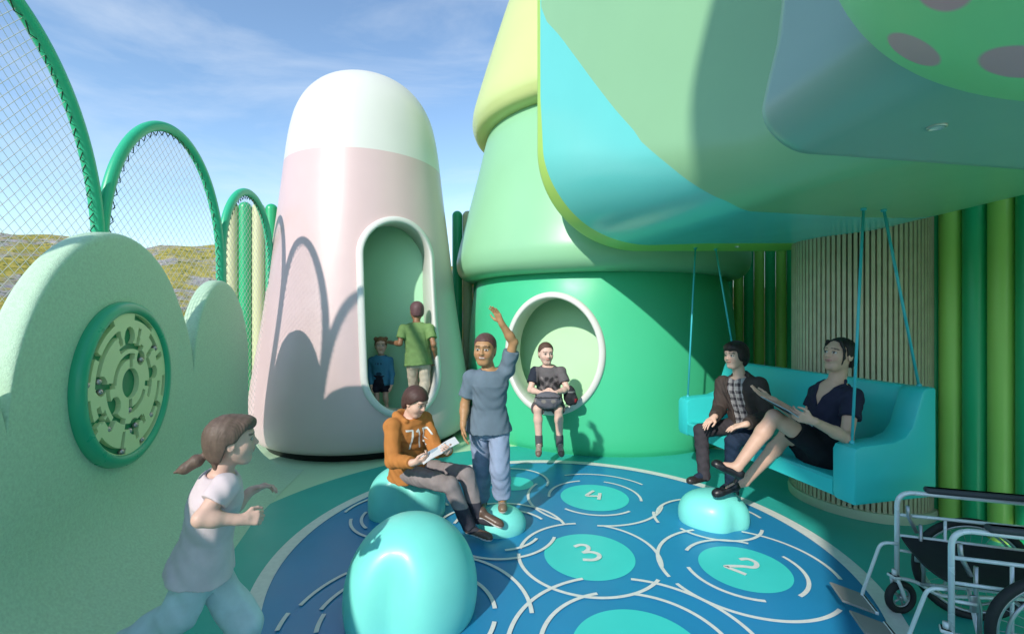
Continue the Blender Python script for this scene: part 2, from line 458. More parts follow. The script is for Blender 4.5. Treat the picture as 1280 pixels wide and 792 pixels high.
# ================================================================== canopies overhead
def canopy_point(p, Y, r=1.15, zb=2.55):
    xl = .29+.45*(5.25-Y); q = 1.15*PI/2; r = max(.35, r-.32*(5.25-Y))
    if p < 0: return (xl, Y, zb+r-p)
    if p < q:
        t = p/1.15; return (xl+r*(1-math.cos(t)), Y, zb+r*(1-math.sin(t)))
    x = xl+r+(p-q); z = zb
    if x > 3.0: z += .42*(x-3.0)**2
    return (x, Y, z)
def canopy():
    root = thing('roof_canopy', 'huge rounded mint and cyan roof canopy overhanging the swing bench', 'canopy', (2.5, 3.5, 2.55))
    ps = np.concatenate([np.linspace(-4.6, -1.2, 18), np.linspace(-1.1, 0, 12)[:-1], np.linspace(0, 1.15*PI/2, 40), np.linspace(1.15*PI/2+.08, 3.9, 30)])
    yc = lambda p: float(np.interp(p, sp[:, 0], sp[:, 1]))
    sp = spline([(-1.7, 5.17), (-1.5, 5.14), (-1.16, 4.78), (-.6, 4.24), (-.28, 3.92), (-.04, 3.66), (.32, 3.43), (.68, 3.30), (1.06, 3.22), (1.42, 3.20), (2.24, 3.36), (2.94, 3.48), (3.9, 3.5)], 8)
    yr = lambda p: float(np.interp(p, [-2.5, -.58, .06, .56, 1.04, 1.54, 2.24, 4], [5.19, 5.18, 5.12, 5.02, 4.96, 4.86, 4.70, 4.66]))
    YF = 5.25
    def strip(name, f0, f1, n, m):
        P = np.array([[canopy_point(p, f0(p)+(f1(p)-f0(p))*k/n) for k in range(n+1)] for p in ps])
        return MB().grid(P).build(name, M[m], root)
    def yfar(p): return YF
    strip('mint_shell', lambda p: 1.2, lambda p: min(yc(p), yr(p)-.02), 40, 'canopy_mint')
    strip('cyan_wave', lambda p: min(yc(p), yr(p)-.02), yr, 30, 'canopy_cyan')
    # rim: from the far end back to the wave, rolled over the far edge and closing the back face
    rows = []
    for p in ps:
        row = [canopy_point(p, yr(p)+(YF-yr(p))*k/6) for k in range(7)]
        x, y, z = row[-1]; nx, nz = -1., 0.
        if p >= 1.15*PI/2: nx, nz = 0, -1
        elif p > 0: t = p/1.15; nx, nz = -math.cos(t), -math.sin(t)
        for a in (30, 60, 90):
            s_, c_ = math.sin(math.radians(a))*.07, (1-math.cos(math.radians(a)))*.07
            row.append((x-nx*c_, y+s_, z-nz*c_))
        row.append((x-nx*.6, y+.07, z-nz*.6))
        rows.append(row)
    MB().grid(np.array(rows)).build('rim', M['canopy_rim'], root)
    # top slab so the canopy is a closed roof
    mb = MB()
    mb.add([(canopy_point(-4.6, 1.2)[0], 1.2, 8.25), (canopy_point(-4.6, 5.3)[0], 5.3, 8.25), (4.9, 5.3, 8.25), (4.9, 1.2, 8.25), (4.9, 1.2, 3.4), (4.9, 5.3, 3.4)], [(0, 3, 2, 1), (2, 3, 4, 5)])
    # back face filling
    mb.add([(.95, 5.315, 8.25), (4.9, 5.315, 8.25), (4.9, 5.315, 3.1), (.95, 5.315, 3.1)], [(0, 1, 2, 3)])
    mb.build('roof_top', M['canopy_mint'], root, smooth=False)
    return root
canopy()

def inner_canopy():
    root = thing('lower_canopy', 'smaller mint canopy hanging in front of the roof canopy with one downlight', 'canopy', (2.2, .9, 2.45))
    zb, r = 2.45, .19
    ps = np.concatenate([np.linspace(-3.6, -.1, 24), np.linspace(0, r*PI/2, 14), np.linspace(r*PI/2+.05, 2.4, 30)])
    def pt(p, s):
        q = r*PI/2
        if p < 0: a, z = 0, zb+r-p
        elif p < q: t = p/r; a, z = r*(1-math.cos(t)), zb+r*(1-math.sin(t))
        else: a, z = r+(p-q), zb
        yf = 1.79+.18*a
        Y = yf-s
        return (1.03+a+.085*(1.79-Y)+.06*(z-zb)-.055*math.exp(-((z-zb-.16)/.22)**2)*max(0, 1-a/.3), Y, z)
    ss = [0, .02, .05]+list(np.linspace(.1, .85, 12))
    P = []
    for p in ps:
        row = []
        q = r*PI/2
        nx, nz = (-1, 0) if p < 0 else ((0, -1) if p >= q else (-math.cos(p/r), -math.sin(p/r)))
        x, y, z = pt(p, 0)
        row.append((x-nx*.5, y+.10, z-nz*.5))
        for a in (90, 60, 30):
            s_, c_ = math.sin(math.radians(a))*.1, (1-math.cos(math.radians(a)))*.1
            row.append((x-nx*c_, y+s_, z-nz*c_))
        row += [pt(p, s) for s in ss]
        P.append(row)
    P = np.array(P); mb = MB().grid(P)
    mb.add(np.concatenate([P[:, -1], [P[-1, -1]+V3(0, 0, 3.4)]]), [list(range(len(P)+1))])
    mb.build('shell', M['canopy_mint_shaded'], root)
    return root
inner_canopy()

def spotted_cap():
    c = V3(1.299, .735, 2.780); a, b = .671, .559
    m = M['spot_cap']; nt = m.node_tree; N = nt.nodes; L = nt.links
    mx = [n for n in N if n.type == 'MIX'][0]
    geo = [n for n in N if n.type == 'TEX_COORD'][0]
    spots = []
    for px, py, rr in ((1178, -14, .052), (1140, 64, .062), (1272, 80, .062), (1292, 128, .062), (1350, 20, .06), (1090, -60, .055), (1240, -90, .06), (1400, 110, .06), (1330, -120, .06)):
        d = V3((px-640)/575, 1, (396-py)/575); s = 1/V3(a, a, b); o = (V3(0, 0, 1.8)-c)*s; dd = d*s
        A = dd@dd; B = o@dd; Cq = o@o-1; D = B*B-A*Cq
        if D < 0: continue
        t = (-B-math.sqrt(D))/A; spots.append((V3(0, 0, 1.8)+d*t-c, rr))
    for k in range(26):
        v = nrm(RNG.normal(size=3)); q = v*V3(a, a, b)
        if all(np.linalg.norm(q-s0) > .26 for s0, _ in spots): spots.append((q, .06))
    prev = None
    for q, rr in spots:
        vm = N.new('ShaderNodeVectorMath'); vm.operation = 'DISTANCE'; L.new(geo.outputs['Object'], vm.inputs[0]); vm.inputs[1].default_value = q
        lt = N.new('ShaderNodeMapRange'); lt.inputs[1].default_value = rr-.004; lt.inputs[2].default_value = rr+.004; lt.inputs[3].default_value = 1; lt.inputs[4].default_value = 0
        L.new(vm.outputs['Value'], lt.inputs[0])
        if prev is None: prev = lt.outputs[0]
        else:
            mm = N.new('ShaderNodeMath'); mm.operation = 'MAXIMUM'; L.new(prev, mm.inputs[0]); L.new(lt.outputs[0], mm.inputs[1]); prev = mm.outputs[0]
    cm = N.new('ShaderNodeMix'); cm.data_type = 'RGBA'; cm.inputs['A'].default_value = (.34, .76, .34, 1); cm.inputs['B'].default_value = (.80, .36, .42, 1)
    L.new(prev, cm.inputs['Factor']); L.new(cm.outputs['Result'], mx.inputs['A'])
    mb = MB().sphere((0, 0, 0), (a, a, b), 96, 60)
    o = mb.build('spotted_cap', m); o.location = c
    tag(o, 'green mushroom cap with pink spots at the upper right', 'mushroom cap')
spotted_cap()

def downlight(p, n, label):
    p = np.asarray(p, float)
    root = thing('ceiling_downlight', label, 'downlight', p, 'recessed downlights')
    th = np.arange(32)/32*2*PI
    ring = np.array([[(p[0]+r*math.cos(q), p[1]+r*math.sin(q), p[2]+z) for q in th] for r, z in ((.028, .0), (.028, -.007), (.021, -.008), (.020, -.002))])
    MB().grid(ring, closev=True).build('trim_ring', M['lamp_ring'], root)
    mb = MB(); mb.add([(p[0]+.020*math.cos(q), p[1]+.020*math.sin(q), p[2]-.003) for q in th], [list(range(32))[::-1]]); mb.build('lens', M['light_glass'], root, smooth=False)
downlight((1.45, 1.57, 2.45), None, 'small round downlight set in the lower shade toned mint canopy')
downlight((2.40, 4.90, 2.55), None, 'small round downlight in the lime rim of the roof canopy')

# unseen tower added behind the camera, its cap shaped to shade the canopies
def rear_shade_caster():
    c = (-.63, -3.0)
    root = thing('shade_caster_tower', 'slim mint mushroom tower added out of view to shade the canopies', 'playhouse', (c[0], c[1], 0))
    MB().lathe(spline([(.62, 0), (.64, .3), (.58, 2.0), (.5, 4.7)], 8), c).build('stem', M['emerald'], root)
    MB().lathe(spline([(.45, 4.62), (.74, 4.85), (1.05, 5.4), (1.28, 6.2), (1.37, 6.85), (1.30, 7.2), (1.14, 7.6), (.9, 8.1), (.5, 8.5), (.01, 8.6)], 8), c, 120).build('cap', M['mint'], root)
rear_shade_caster()
# ================================================================== left side: play wall, arched mesh fence, maze
def wall_x(Y):
    return -2.7-.25*(Y-3.2) if Y < 4 else -2.9-.125*(Y-4)
def wall_top(Y):
    h = 0
    for c, w, z0, hh in ((1.25, 1.0, 1.15, .85), (3.24, 1.0, 1.2, 1.18), (4.80, .56, 1.3, .88), (-.9, 1.15, 1.0, .9)):
        q = 1-((Y-c)/w)**2
        if q > 0: h = max(h, z0+hh*math.sqrt(q))
        elif abs(Y-c) < w+.2: h = max(h, z0*.0)
    return max(h, 1.02)
def play_wall():
    Ys = [np.linspace(-1.9, 5.349, 260)]
    for cc, ww in ((1.25, 1.0), (3.24, 1.0), (4.80, .56)): Ys.append(cc+ww*np.cos(np.linspace(.001, PI-.001, 150)))
    Ys = np.unique(np.round(np.concatenate(Ys), 4)); Ys = Ys[Ys < 5.35]; Ys = Ys[np.concatenate([[True], np.diff(Ys) > .0008])]
    rows = []
    TH = .15
    for Y in Ys:
        x = wall_x(Y); tp = wall_top(Y); d = nrm([wall_x(Y+.05)-wall_x(Y-.05), .1]); n = V3(d[1], -d[0])   # n towards the yard
        prof = []
        R = .62
        for k in range(15):
            a = PI/2*k/14; prof.append((R-R*math.sin(a), .004+R-R*math.cos(a)))
        prof += [(0, .7+(tp-.75)*k/14) for k in range(15)]
        for k in range(1, 7):
            a = PI/2*k/6; prof.append((-.05+.05*math.cos(a), tp-.05+.05*math.sin(a)))
        for k in range(1, 7):
            a = PI/2*k/6; prof.append((-TH+.05-.05*math.sin(a), tp-.05+.05*math.cos(a)))
        prof += [(-TH, tp*.5), (-TH, 0)]
        rows.append([(x+n[0]*o, Y+n[1]*o, z) for o, z in prof])
    mb = MB().grid(np.array(rows)); m = len(rows[0])
    # end caps
    n0 = mb.n; mb.add(rows[-1], [list(range(m))]); mb.add(rows[0], [list(range(m))[::-1]])
    o = mb.build('play_wall', M['wall_mint'])
    tag(o, 'pale mint play wall with rounded humped top below the mesh fence', 'wall')
play_wall()

FX = -3.32
def mesh_arch(y0, y1, zs, apex, label):
    root = thing('mesh_panel', label, 'fence panel', (FX, (y0+y1)/2, 0), 'arched mesh fence panels')
    c = (y0+y1)/2; w = (y1-y0)/2
    t = np.linspace(0, PI, 60)
    P = [(FX, y1, z) for z in np.linspace(0, zs, 14)[:-1]]+[(FX, c+w*math.cos(q), zs+(apex-zs)*math.sin(q)) for q in t]+[(FX, y0, z) for z in np.linspace(zs, 0, 14)[1:]]
    MB().tube(P, .046, 14).build('frame', M['frame_green'], root)
    wi = w-.03; ap = apex-.03
    def inside(y, z):
        if abs(y-c) > wi or z < .05: return False
        if z <= zs: return True
        return ((y-c)/wi)**2+((z-zs)/(ap-zs))**2 <= 1
    mb = MB(); sp = .088
    for sgn in (1, -1):
        k0 = -(apex+2*w)
        for k in np.arange(-(apex+3), apex+3, sp):
            # line z = sgn*1.25*(y-c)+k
            ys = np.linspace(c-wi, c+wi, 260); ok = [inside(y, sgn*1.22*(y-c)+k) for y in ys]
            idx = [i for i, q in enumerate(ok) if q]
            if len(idx) < 3: continue
            a, b = ys[idx[0]], ys[idx[-1]]
            mb.tube([(FX+sgn*.003, a, sgn*1.22*(a-c)+k), (FX+sgn*.003, b, sgn*1.22*(b-c)+k)], .0022, 4, caps=False)
    mb.build('wire_mesh', M['wire'], root)
    mb = MB(); q = []
    for i in range(0, len(P)-1):
        a = V3(*P[i]); b = V3(*P[i+1]); L = np.linalg.norm(b-a); nseg = max(1, int(round(L/.05)))
        for s in range(nseg): q.append(a+(b-a)*s/nseg)
    q = [p for p in q if p[2] > .3]
    pts = []
    for i, p in enumerate(q):
        inw = nrm(V3(FX, c, min(p[2], zs))-p)
        pts.append(p+inw*(.036 if i % 2 else .085)+V3(.012, 0, 0))
    mb.tube(pts, .0045, 5); mb.build('lacing', M['lacing'], root)
mesh_arch(1.50, 3.70, 2.25, 4.10, 'tallest green framed mesh arch at the left edge of the view')
mesh_arch(3.72, 5.24, 2.35, 3.62, 'middle green framed mesh arch between the tall and the small arch')
mesh_arch(5.26, 6.32, 2.5, 3.36, 'smallest green framed mesh arch beside the pink cone house')

def maze():
    c0 = V3(wall_x(3.2), 3.2, 1.34); d = nrm([-.25, 1]); F = V3(d[1], -d[0], 0); U = V3(d[0], d[1], 0); Z = V3(0, 0, 1)
    # view from the yard: right is +U
    root = thing('ball_maze', 'round green ball maze mounted on the mint play wall', 'ball maze', c0)
    S = .56
    t = np.linspace(0, 2*PI, 96, endpoint=False)
    sec = [(.484, .02), (.484, .048), (.49, .058), (.505, .068), (.53, .066), (.552, .05), (.56, .025), (.56, -.02), (.484, -.02)]
    P = np.array([[c0+(U*math.cos(a)+Z*math.sin(a))*r*1.01+F*h for r, h in sec] for a in t])
    MB().grid(P, closeu=True, closev=True).build('outer_ring', M['maze_ring'], root)
    mb = MB(); mb.add([c0+(U*math.cos(a)+Z*math.sin(a))*.49+F*.012 for a in t], [list(range(96))]); mb.build('backing', M['maze_back'], root, smooth=False)
    # raised board with its channels left open
    nr, na = 84, 360; rr = np.linspace(.0, .486, nr+1); aa = np.linspace(0, 2*PI, na+1)
    rc = (rr[:-1]+rr[1:])/2; ac = (aa[:-1]+aa[1:])/2
    RR, AA = np.meshgrid(rc, ac, indexing='ij'); X, Y = RR*np.cos(AA), RR*np.sin(AA)
    cut = np.zeros_like(RR, bool)
    D = np.degrees(AA)
    def arc(r, a0, a1, w=.04):
        nonlocal cut
        r = r*1.10; a0 %= 360; span = (a1-a0) % 360
        cut |= (abs(RR-r) < w/2) & (((D-a0) % 360) <= span)
    def radial(a, r0, r1, w=.04):
        nonlocal cut
        r0 = r0*1.10; r1 = r1*1.10; a = math.radians(a); u = X*math.cos(a)+Y*math.sin(a); v = -X*math.sin(a)+Y*math.cos(a)
        cut |= (abs(v) < w/2) & (u > r0) & (u < r1)
    def hole(r, a, q):
        nonlocal cut
        r = r*1.10; a = math.radians(a); cut |= np.hypot(X-r*math.cos(a), Y-r*math.sin(a)) < q
    hole(0, 0, .105); hole(.30, 92, .062); hole(.30, 176, .062); hole(.20, 215, .06); hole(.19, 52, .052); hole(.285, 8, .05); hole(.285, 278, .06)
    arc(.17, 75, 178); radial(178, .17, .30); radial(88, .10, .18); arc(.24, 182, 255); arc(.235, 60, 120); radial(100, .24, .31); radial(72, .24, .36); radial(60, .19, .27)
    arc(.34, 112, 174); radial(112, .26, .35); arc(.42, 115, 172); radial(150, .34, .43); arc(.42, 186, 215); radial(208, .29, .42); arc(.34, 196, 214); radial(228, .24, .33); arc(.31, 214, 232)
    arc(.42, 222, 262); radial(256, .30, .43); arc(.27, 256, 300); radial(300, .27, .33); radial(282, .28, .38); arc(.42, 284, 330); arc(.35, 312, 355); radial(330, .34, .43)
    arc(.24, 330, 398); radial(38, .24, .36); arc(.37, 30, 52); arc(.42, 52, 84); radial(22, .34, .42); arc(.17, 262, 338); radial(268, .10, .18); radial(352, .17, .26); arc(.42, 340, 360)
    mb = MB(); H = .042
    # top faces and the walls where a channel starts
    vid = {}
    V = []; Fc = []
    def vert(i, j, top):
        key = (i, j % na, top)
        if key not in vid:
            vid[key] = len(V); a = aa[j % na]; V.append(c0+(U*math.cos(a)+Z*math.sin(a))*rr[i]+F*(H if top else .012))
        return vid[key]
    for i in range(nr):
        for j in range(na):
            if cut[i, j]: continue
            Fc.append([vert(i, j, 1), vert(i+1, j, 1), vert(i+1, j+1, 1), vert(i, j+1, 1)])
            for (di, dj, e) in ((1, 0, ((i+1, j), (i+1, j+1))), (-1, 0, ((i, j+1), (i, j))), (0, 1, ((i+1, j+1), (i, j+1))), (0, -1, ((i, j), (i+1, j)))):
                ii, jj = i+di, (j+dj) % na
                if 0 <= ii < nr and cut[ii, jj]:
                    a, b = e; Fc.append([vert(*a, 0), vert(*b, 0), vert(*b, 1), vert(*a, 1)])
    mb.add(V, Fc); mb.build('maze_board', M['maze_board'], root, smooth=False)
    # steel balls resting in the channels
    first = None
    where = ((.30, 182, -1), (.318, 171, 1), (.288, 283, 1), (.302, 270, -1), (.42, 258, 0), (.17, 268, 0), (.19, 46, 0), (.33, 227, 0), (.36, 315, 0), (.42, 174, 0), (.37, 33, 0), (.42, 290, 0))
    names = ('upper ball of the pair in the left pocket of the maze', 'lower ball of the pair in the left pocket of the maze')
    for k, (r, a, s) in enumerate(where):
        p = c0+(U*math.cos(math.radians(a))+Z*math.sin(math.radians(a)))*r*1.10+F*.031
        if first is None:
            first = MB().sphere((0, 0, 0), .019, 14, 10).build('maze_ball', M['ball']); o = first
        else:
            o = first.copy(); COL.objects.link(o)
        o.location = p
        tag(o, 'small shiny steel ball resting in a channel of the round maze', 'ball', 'steel balls inside the maze')
maze()

# ================================================================== tube fences
def tube_fence(name, label, path, height, pattern, D=.172, step=.174):
    P = np.asarray(path, float); seg = np.linalg.norm(np.diff(P, axis=0), axis=1); cum = np.concatenate([[0], np.cumsum(seg)])
    n = int(cum[-1]/step)+1
    root = thing(name, label, 'fence', (P[0][0], P[0][1], 0))
    protos = {}
    for k in range(n):
        s = k*step
        x = np.interp(s, cum, P[:, 0]); y = np.interp(s, cum, P[:, 1])
        key = pattern[k % len(pattern)]
        if key not in protos:
            r = D/2
            prof = [(r, 0), (r, height-r)]+[(r*math.cos(a), height-r+r*math.sin(a)) for a in np.linspace(.15, PI/2-.02, 8)]
            o = MB().lathe(prof, (0, 0), 24).build('tube', M[key], root); protos[key] = o
        else:
            o = protos[key].copy(); COL.objects.link(o); o.parent = root
        o.location = (x-P[0][0], y-P[0][1], 0)
tube_fence('tube_fence', 'fence of green and cream tubes behind the smallest mesh arch', [(-4.40, 7.22), (-3.35, 7.60)], 3.62, ['tube_cream', 'tube_dark', 'tube_cream', 'tube_dark', 'tube_dark'], .185, .187)
tube_fence('tube_fence', 'fence of dark and lime tubes between the cone house and the tower', [(-.98, 8.25), (-.2, 8.25)], 3.7, ['tube_dark', 'tube_cream', 'tube_dark', 'tube_light'], .185, .187)
tube_fence('tube_fence', 'fence of green tubes curving behind the swing bench and column', spline([(3.55, 8.75), (4.3, 8.3), (5.0, 7.6), (5.0, 6.3), (4.45, 5.2), (3.86, 4.24), (3.87, 4.0), (3.92, 3.82), (3.97, 3.64), (4.03, 3.46), (4.08, 3.2), (4.14, 2.9), (4.2, 2.6), (4.25, 2.2), (4.25, 1.6)], 6), 3.75, ['tube_light', 'tube_dark'], .168, .170)

# ================================================================== slatted column
def column():
    c = (3.42, 4.55); R = .535
    root = thing('slatted_column', 'round column clad in narrow brown vertical battens behind the bench', 'column', (*c, 0))
    MB().lathe([(R-.012, .05), (R-.012, 3.0), (.02, 3.0)], c, 90).build('core', M['batten_back'], root)
    mb = MB()
    n = 84
    for k in range(n):
        a = 2*PI*k/n; rd = V3(math.cos(a), math.sin(a), 0); tn = V3(-math.sin(a), math.cos(a), 0)
        mb.box(V3(*c, 0)+rd*(R+.006)+V3(0, 0, 1.53), (.04, .027, 2.9), [rd, tn, V3(0, 0, 1)])
    mb.build('batten_cladding', M['batten'], root, smooth=False)
    sharp(MB().lathe([(R-.03, 0.005), (R+.055, .005), (R+.06, .06), (R+.05, .085), (R-.02, .09)], c, 90).build('plinth', M['plinth'], root))
column()

# ================================================================== hanging bench
BA = V3(2.28, 3.06, 0); BB = V3(1.82, 5.05, 0)
BL = nrm(BB-BA); BN = V3(.974, .225, 0); BLEN = np.linalg.norm(BB-BA)
def bp(s, w, z): return BA+BL*s+BN*w+V3(0, 0, z)
def bench():
    root = thing('swing_bench', 'turquoise hanging bench with high back suspended on four thin ropes', 'swing bench', tuple(bp(BLEN/2, .35, .54)))
    # one continuous moulded body: the cross section is swept along the length
    arm = [(0, .60), (.0, .90)]
    def side_poly():
        P = [(.02, .54), (0.0, .58), (0, .885), (.02, .92), (.06, .935), (.34, .945), (.44, .975), (.50, 1.04), (.545, 1.16), (.585, 1.27), (.61, 1.30), (.64, 1.307), (.70, 1.307), (.715, 1.29), (.715, .58), (.69, .54)]
        return P
    def extr(poly, s0, s1, bev=.02):
        poly = np.array(poly); c = poly.mean(0); rows = []
        for s, q in ((s0, bev), (s0+bev*.3, bev*.3), (s0+bev, 0), (s1-bev, 0), (s1-bev*.3, bev*.3), (s1, bev)):
            pp = []
            for i, p in enumerate(poly):
                a, b = poly[i-1], poly[(i+1) % len(poly)]; t = nrm(b-a); nn = np.array([t[1], -t[0]])
                pp.append(p-nn*q)
            rows.append([bp(s, w, z) for w, z in pp])
        return rows
    A = np.array(side_poly()); area = np.sum(A[:, 0]*np.roll(A[:, 1], -1)-np.roll(A[:, 0], -1)*A[:, 1])
    def slab(name, poly, s0, s1, bev=.02):
        poly = list(poly)
        a = np.array(poly)
        if np.sum(a[:, 0]*np.roll(a[:, 1], -1)-np.roll(a[:, 0], -1)*a[:, 1]) < 0: poly = poly[::-1]
        rows = extr(poly, s0, s1, bev); mb = MB().grid(np.array(rows), closev=True); m = len(poly)
        mb.add(rows[0], [list(range(m))]); mb.add(rows[-1], [list(range(m))[::-1]])
        return sharp(mb.build(name, M['bench_teal'], root), 35)
    slab('end_panel', side_poly(), 0, .17); slab('end_panel', side_poly(), BLEN-.17, BLEN)
    seat = [(.004, .56), (.03, .545), (.6, .545), (.6, .66), (.3, .665), (.05, .682), (.02, .678), (.004, .66)]
    slab('seat', seat, .168, BLEN-.168, .002)
    back = [(.52, .655), (.56, .80), (.60, 1.15), (.612, 1.28), (.63, 1.303), (.66, 1.305), (.71, 1.303), (.713, 1.28), (.713, .57), (.60, .546)]
    slab('backrest', back, .168, BLEN-.168, .002)
    mb = MB()
    for s, w, z0, ds, dw in ((.08, .07, .93, .0, .10), (.08, .665, 1.30, .0, -.32), (BLEN-.08, .07, .93, -.02, .08), (BLEN-.08, .665, 1.30, 0, -.25)):
        m = MB(); a = bp(s, w, z0); b = bp(s+ds, w+dw, 2.555); m.tube([a, b], .0095, 10)
        m.sphere(a+V3(0, 0, .012), .017, 12, 8); m.tube([b-V3(0, 0, .02), b], .018, 10)
        m.build('rope', M['rope_teal'], root)
bench()

# ================================================================== stones
def stone(c, rx, ry, h, label, rot=0, power=2.3, lumpy=.03, flat=0, seedv=0, dent=(0, 0), grp='turquoise stepping stones'):
    n, m = 64, 40
    a = np.arange(n)/n*2*PI; P = np.zeros((m, n, 3))
    ph = np.linspace(0, PI*.5, m)
    lo = .25
    for i, q in enumerate(np.linspace(-.55, PI/2-.01, m)):
        z = math.sin(q); r = math.cos(q)
        r = np.sign(r)*abs(r)**(2/power); z2 = np.sign(z)*abs(z)**(2/power)
        for j, t in enumerate(a):
            k = 1+lumpy*(math.sin(2*t+seedv)+.6*math.sin(3*t+1.7*seedv))*(.4+.6*math.cos(q))
            k *= 1-dent[1]*math.exp(-((math.remainder(t-dent[0], 2*PI))/.42)**2)*(.5-.5*math.tanh((math.sin(q)-.72)*4))
            x, y = rx*r*k*math.cos(t), ry*r*k*math.sin(t)
            zz = h*lo+h*(1-lo)*z2*(1-flat*.12*math.cos(t-1))
            P[i, j] = (c[0]+x*math.cos(rot)-y*math.sin(rot), c[1]+x*math.sin(rot)+y*math.cos(rot), max(.002, zz))
    mb = MB().grid(P, closev=True); n0 = mb.n; mb.add(P[-1], [list(range(n))])
    o = mb.build('play_stone', M['stone']); tag(o, label, 'play stone', grp)
    return o
stone((-.61, 2.78), .385, .40, .60, 'largest glossy turquoise stone alone in the front of the blue floor', power=2.05, seedv=.5, dent=(-1.74, .30))
stone((-.96, 4.24), .335, .34, .43, 'turquoise stone the boy in the orange hoodie sits on', power=2.5, lumpy=.05, seedv=2.0, dent=(-1.75, .24))
stone((-.09, 3.90), .20, .19, .20, 'low turquoise dome under the boy waving his arm', power=2.1, seedv=1)
stone((1.77, 4.03), .285, .25, .285, 'low turquoise dome under the feet of the bench sitters', power=2.3, lumpy=.05, seedv=3, dent=(-1.15, .22))

# ================================================================== wheelchair
def wheelchair():
    O = V3(2.27, 2.55, 0); Bk = nrm([.96, -.28, 0]); L = nrm([.28, .96, 0]); Zv = V3(0, 0, 1)
    W = lambda b, l, z: O+Bk*b+L*l+Zv*z
    root = thing('wheelchair', 'empty white framed wheelchair with black seat parked by the tube fence', 'wheelchair', tuple(W(.3, 0, 0)))
    mt = M['white_tube']
    for s in (1, -1):
        l = .26*s
        mb = MB()
        mb.tube(rounded([W(0, l, .17), W(0, l, .74), W(.74, l, .735)], .09, 8), .0135, 12)
        mb.tube([W(.70, l, .20), W(.74, l, .735), W(.755, l, .97)], .0125, 12)
        mb.tube([W(0, l, .60), W(.73, l, .60)], .010, 10)
        mb.tube([W(0, l, .475), W(.72, l, .465)], .009, 10)
        mb.tube([W(0, l, .385), W(.10, l, .38)], .009, 8)
        mb.tube(rounded([W(0, l, .215), W(.1, l, .21), W(.2, l, .14), W(.70, l, .2)], .05, 5), .011, 10)
        mb.tube([W(.24, l, .21), W(.24, l, .60)], .008, 8)
        mb.build('side_frame', mt, root)
        mb = MB(); mb.box(W(.43, l, .765), (.58, .055, .034), [Bk, L, Zv], .014); mb.build('armrest', M['arm_pad'], root)
        mb = MB(); mb.tube([W(.75, l, .965), W(.78, l, .985), W(.88, l, .985)], .017, 12); mb.build('push_handle', M['rubber'], root)
        # brake lever
        mb = MB()
        mb.tube(rounded([W(.045, l-.02*s, .665), W(.05, l-.02*s, .60), W(.09, l-.02*s, .51)], .02, 4), .011, 6); mb.box(W(.10, l-.015*s, .375), (.035, .012, .085), [Bk, L, Zv], .004)
        mb.tube(rounded([W(.11, l-.02*s, .56), W(.11, l-.02*s, .42), W(.125, l-.02*s, .36), W(.125, l-.02*s, .2)], .02, 4), .010, 6)
        mb.build('brake_lever', M['grey_metal'], root)
        # footrest
        mb = MB(); mb.tube(rounded([W(0, l-.015*s, .43), W(-.09, l-.015*s, .425), W(-.185, l-.02*s, .11), W(-.20, l-.05*s, .10)], .04, 6), .0095, 10)
        fr = mb.build('footrest_hanger', mt, root)
        mb = MB(); ax = [nrm(-Bk*.95+Zv*.25), L, nrm(Zv*.95+Bk*.25)]
        mb.box(W(-.275, l-.115*s, .115), (.18, .20, .014), ax, .006); mb.build('footplate', M['footplate'], root, smooth=False)
        mb = MB(); mb.box(W(-.19, l-.12*s, .098), (.018, .2, .02), [Bk, L, Zv], .005); mb.build('footplate_hinge', M['white_tube'], root)
        # caster
        ca = W(.02, l+.005*s, .098)
        t = np.linspace(0, 2*PI, 40, endpoint=False); cr = nrm(Bk*.93+L*.36*s); ax2 = np.cross(Zv, cr)
        mb = MB(); mb.tube([ca+(cr*math.cos(q)+Zv*math.sin(q))*.078 for q in t], .021, 12, closed=True)
        cw = mb.build('caster_wheel', M['rubber'], root)
        mb = MB(); mb.tube([ca+(cr*math.cos(q)+Zv*math.sin(q))*.056 for q in t], .007, 8, closed=True); mb.tube([ca-ax2*.016, ca+ax2*.016], .014, 10)
        for k in range(5): q = 2*PI*k/5; mb.tube([ca, ca+(cr*math.cos(q)+Zv*math.sin(q))*.056], .006, 6)
        mb.build('rim', M['grey_metal'], cw)
        mb = MB()
        for e in (1, -1):
            mb.tube(rounded([ca+ax2*.032*e, ca+ax2*.032*e-cr*.02+Zv*.06, ca-cr*.04+ax2*.02*e+Zv*.125], .03, 5), .011, 8)
        mb.box(ca-cr*.04+Zv*.13, (.05, .06, .018), [cr, ax2, Zv], .006); mb.tube([ca-cr*.04+Zv*.13, ca-cr*.04+Zv*.17], .014, 10)
        mb.tube([ca-cr*.04+Zv*.15, W(0, l, .20)], .010, 8)
        mb.build('caster_fork', M['white_tube'], root)
        # drive wheel
        hw = W(.40, .318*s, .30); t = np.linspace(0, 2*PI, 72, endpoint=False)
        mb = MB(); mb.tube([hw+(Bk*math.cos(q)+Zv*math.sin(q))*.279 for q in t], .022, 12, closed=True); dw = mb.build('drive_wheel', M['rubber'], root)
        mb = MB(); mb.tube([hw+(Bk*math.cos(q)+Zv*math.sin(q))*.254 for q in t], .010, 10, closed=True); mb.build('rim', M['grey_metal'], dw)
        mb = MB(); mb.tube([hw-L*.03, hw+L*.03], .024, 14)
        for k in range(28):
            q = 2*PI*k/28; e = 1 if k % 2 else -1
            mb.tube([hw+L*.022*e+(Bk*math.cos(q+.5*e)+Zv*math.sin(q+.5*e))*.022, hw+(Bk*math.cos(q)+Zv*math.sin(q))*.25], .0016, 4, caps=False)
        mb.build('hub_and_spokes', M['grey_metal'], dw)
        mb = MB(); mb.tube([hw+L*.04*s+(Bk*math.cos(q)+Zv*math.sin(q))*.235 for q in t], .008, 8, closed=True); mb.build('push_rim', M['grey_metal'], dw)
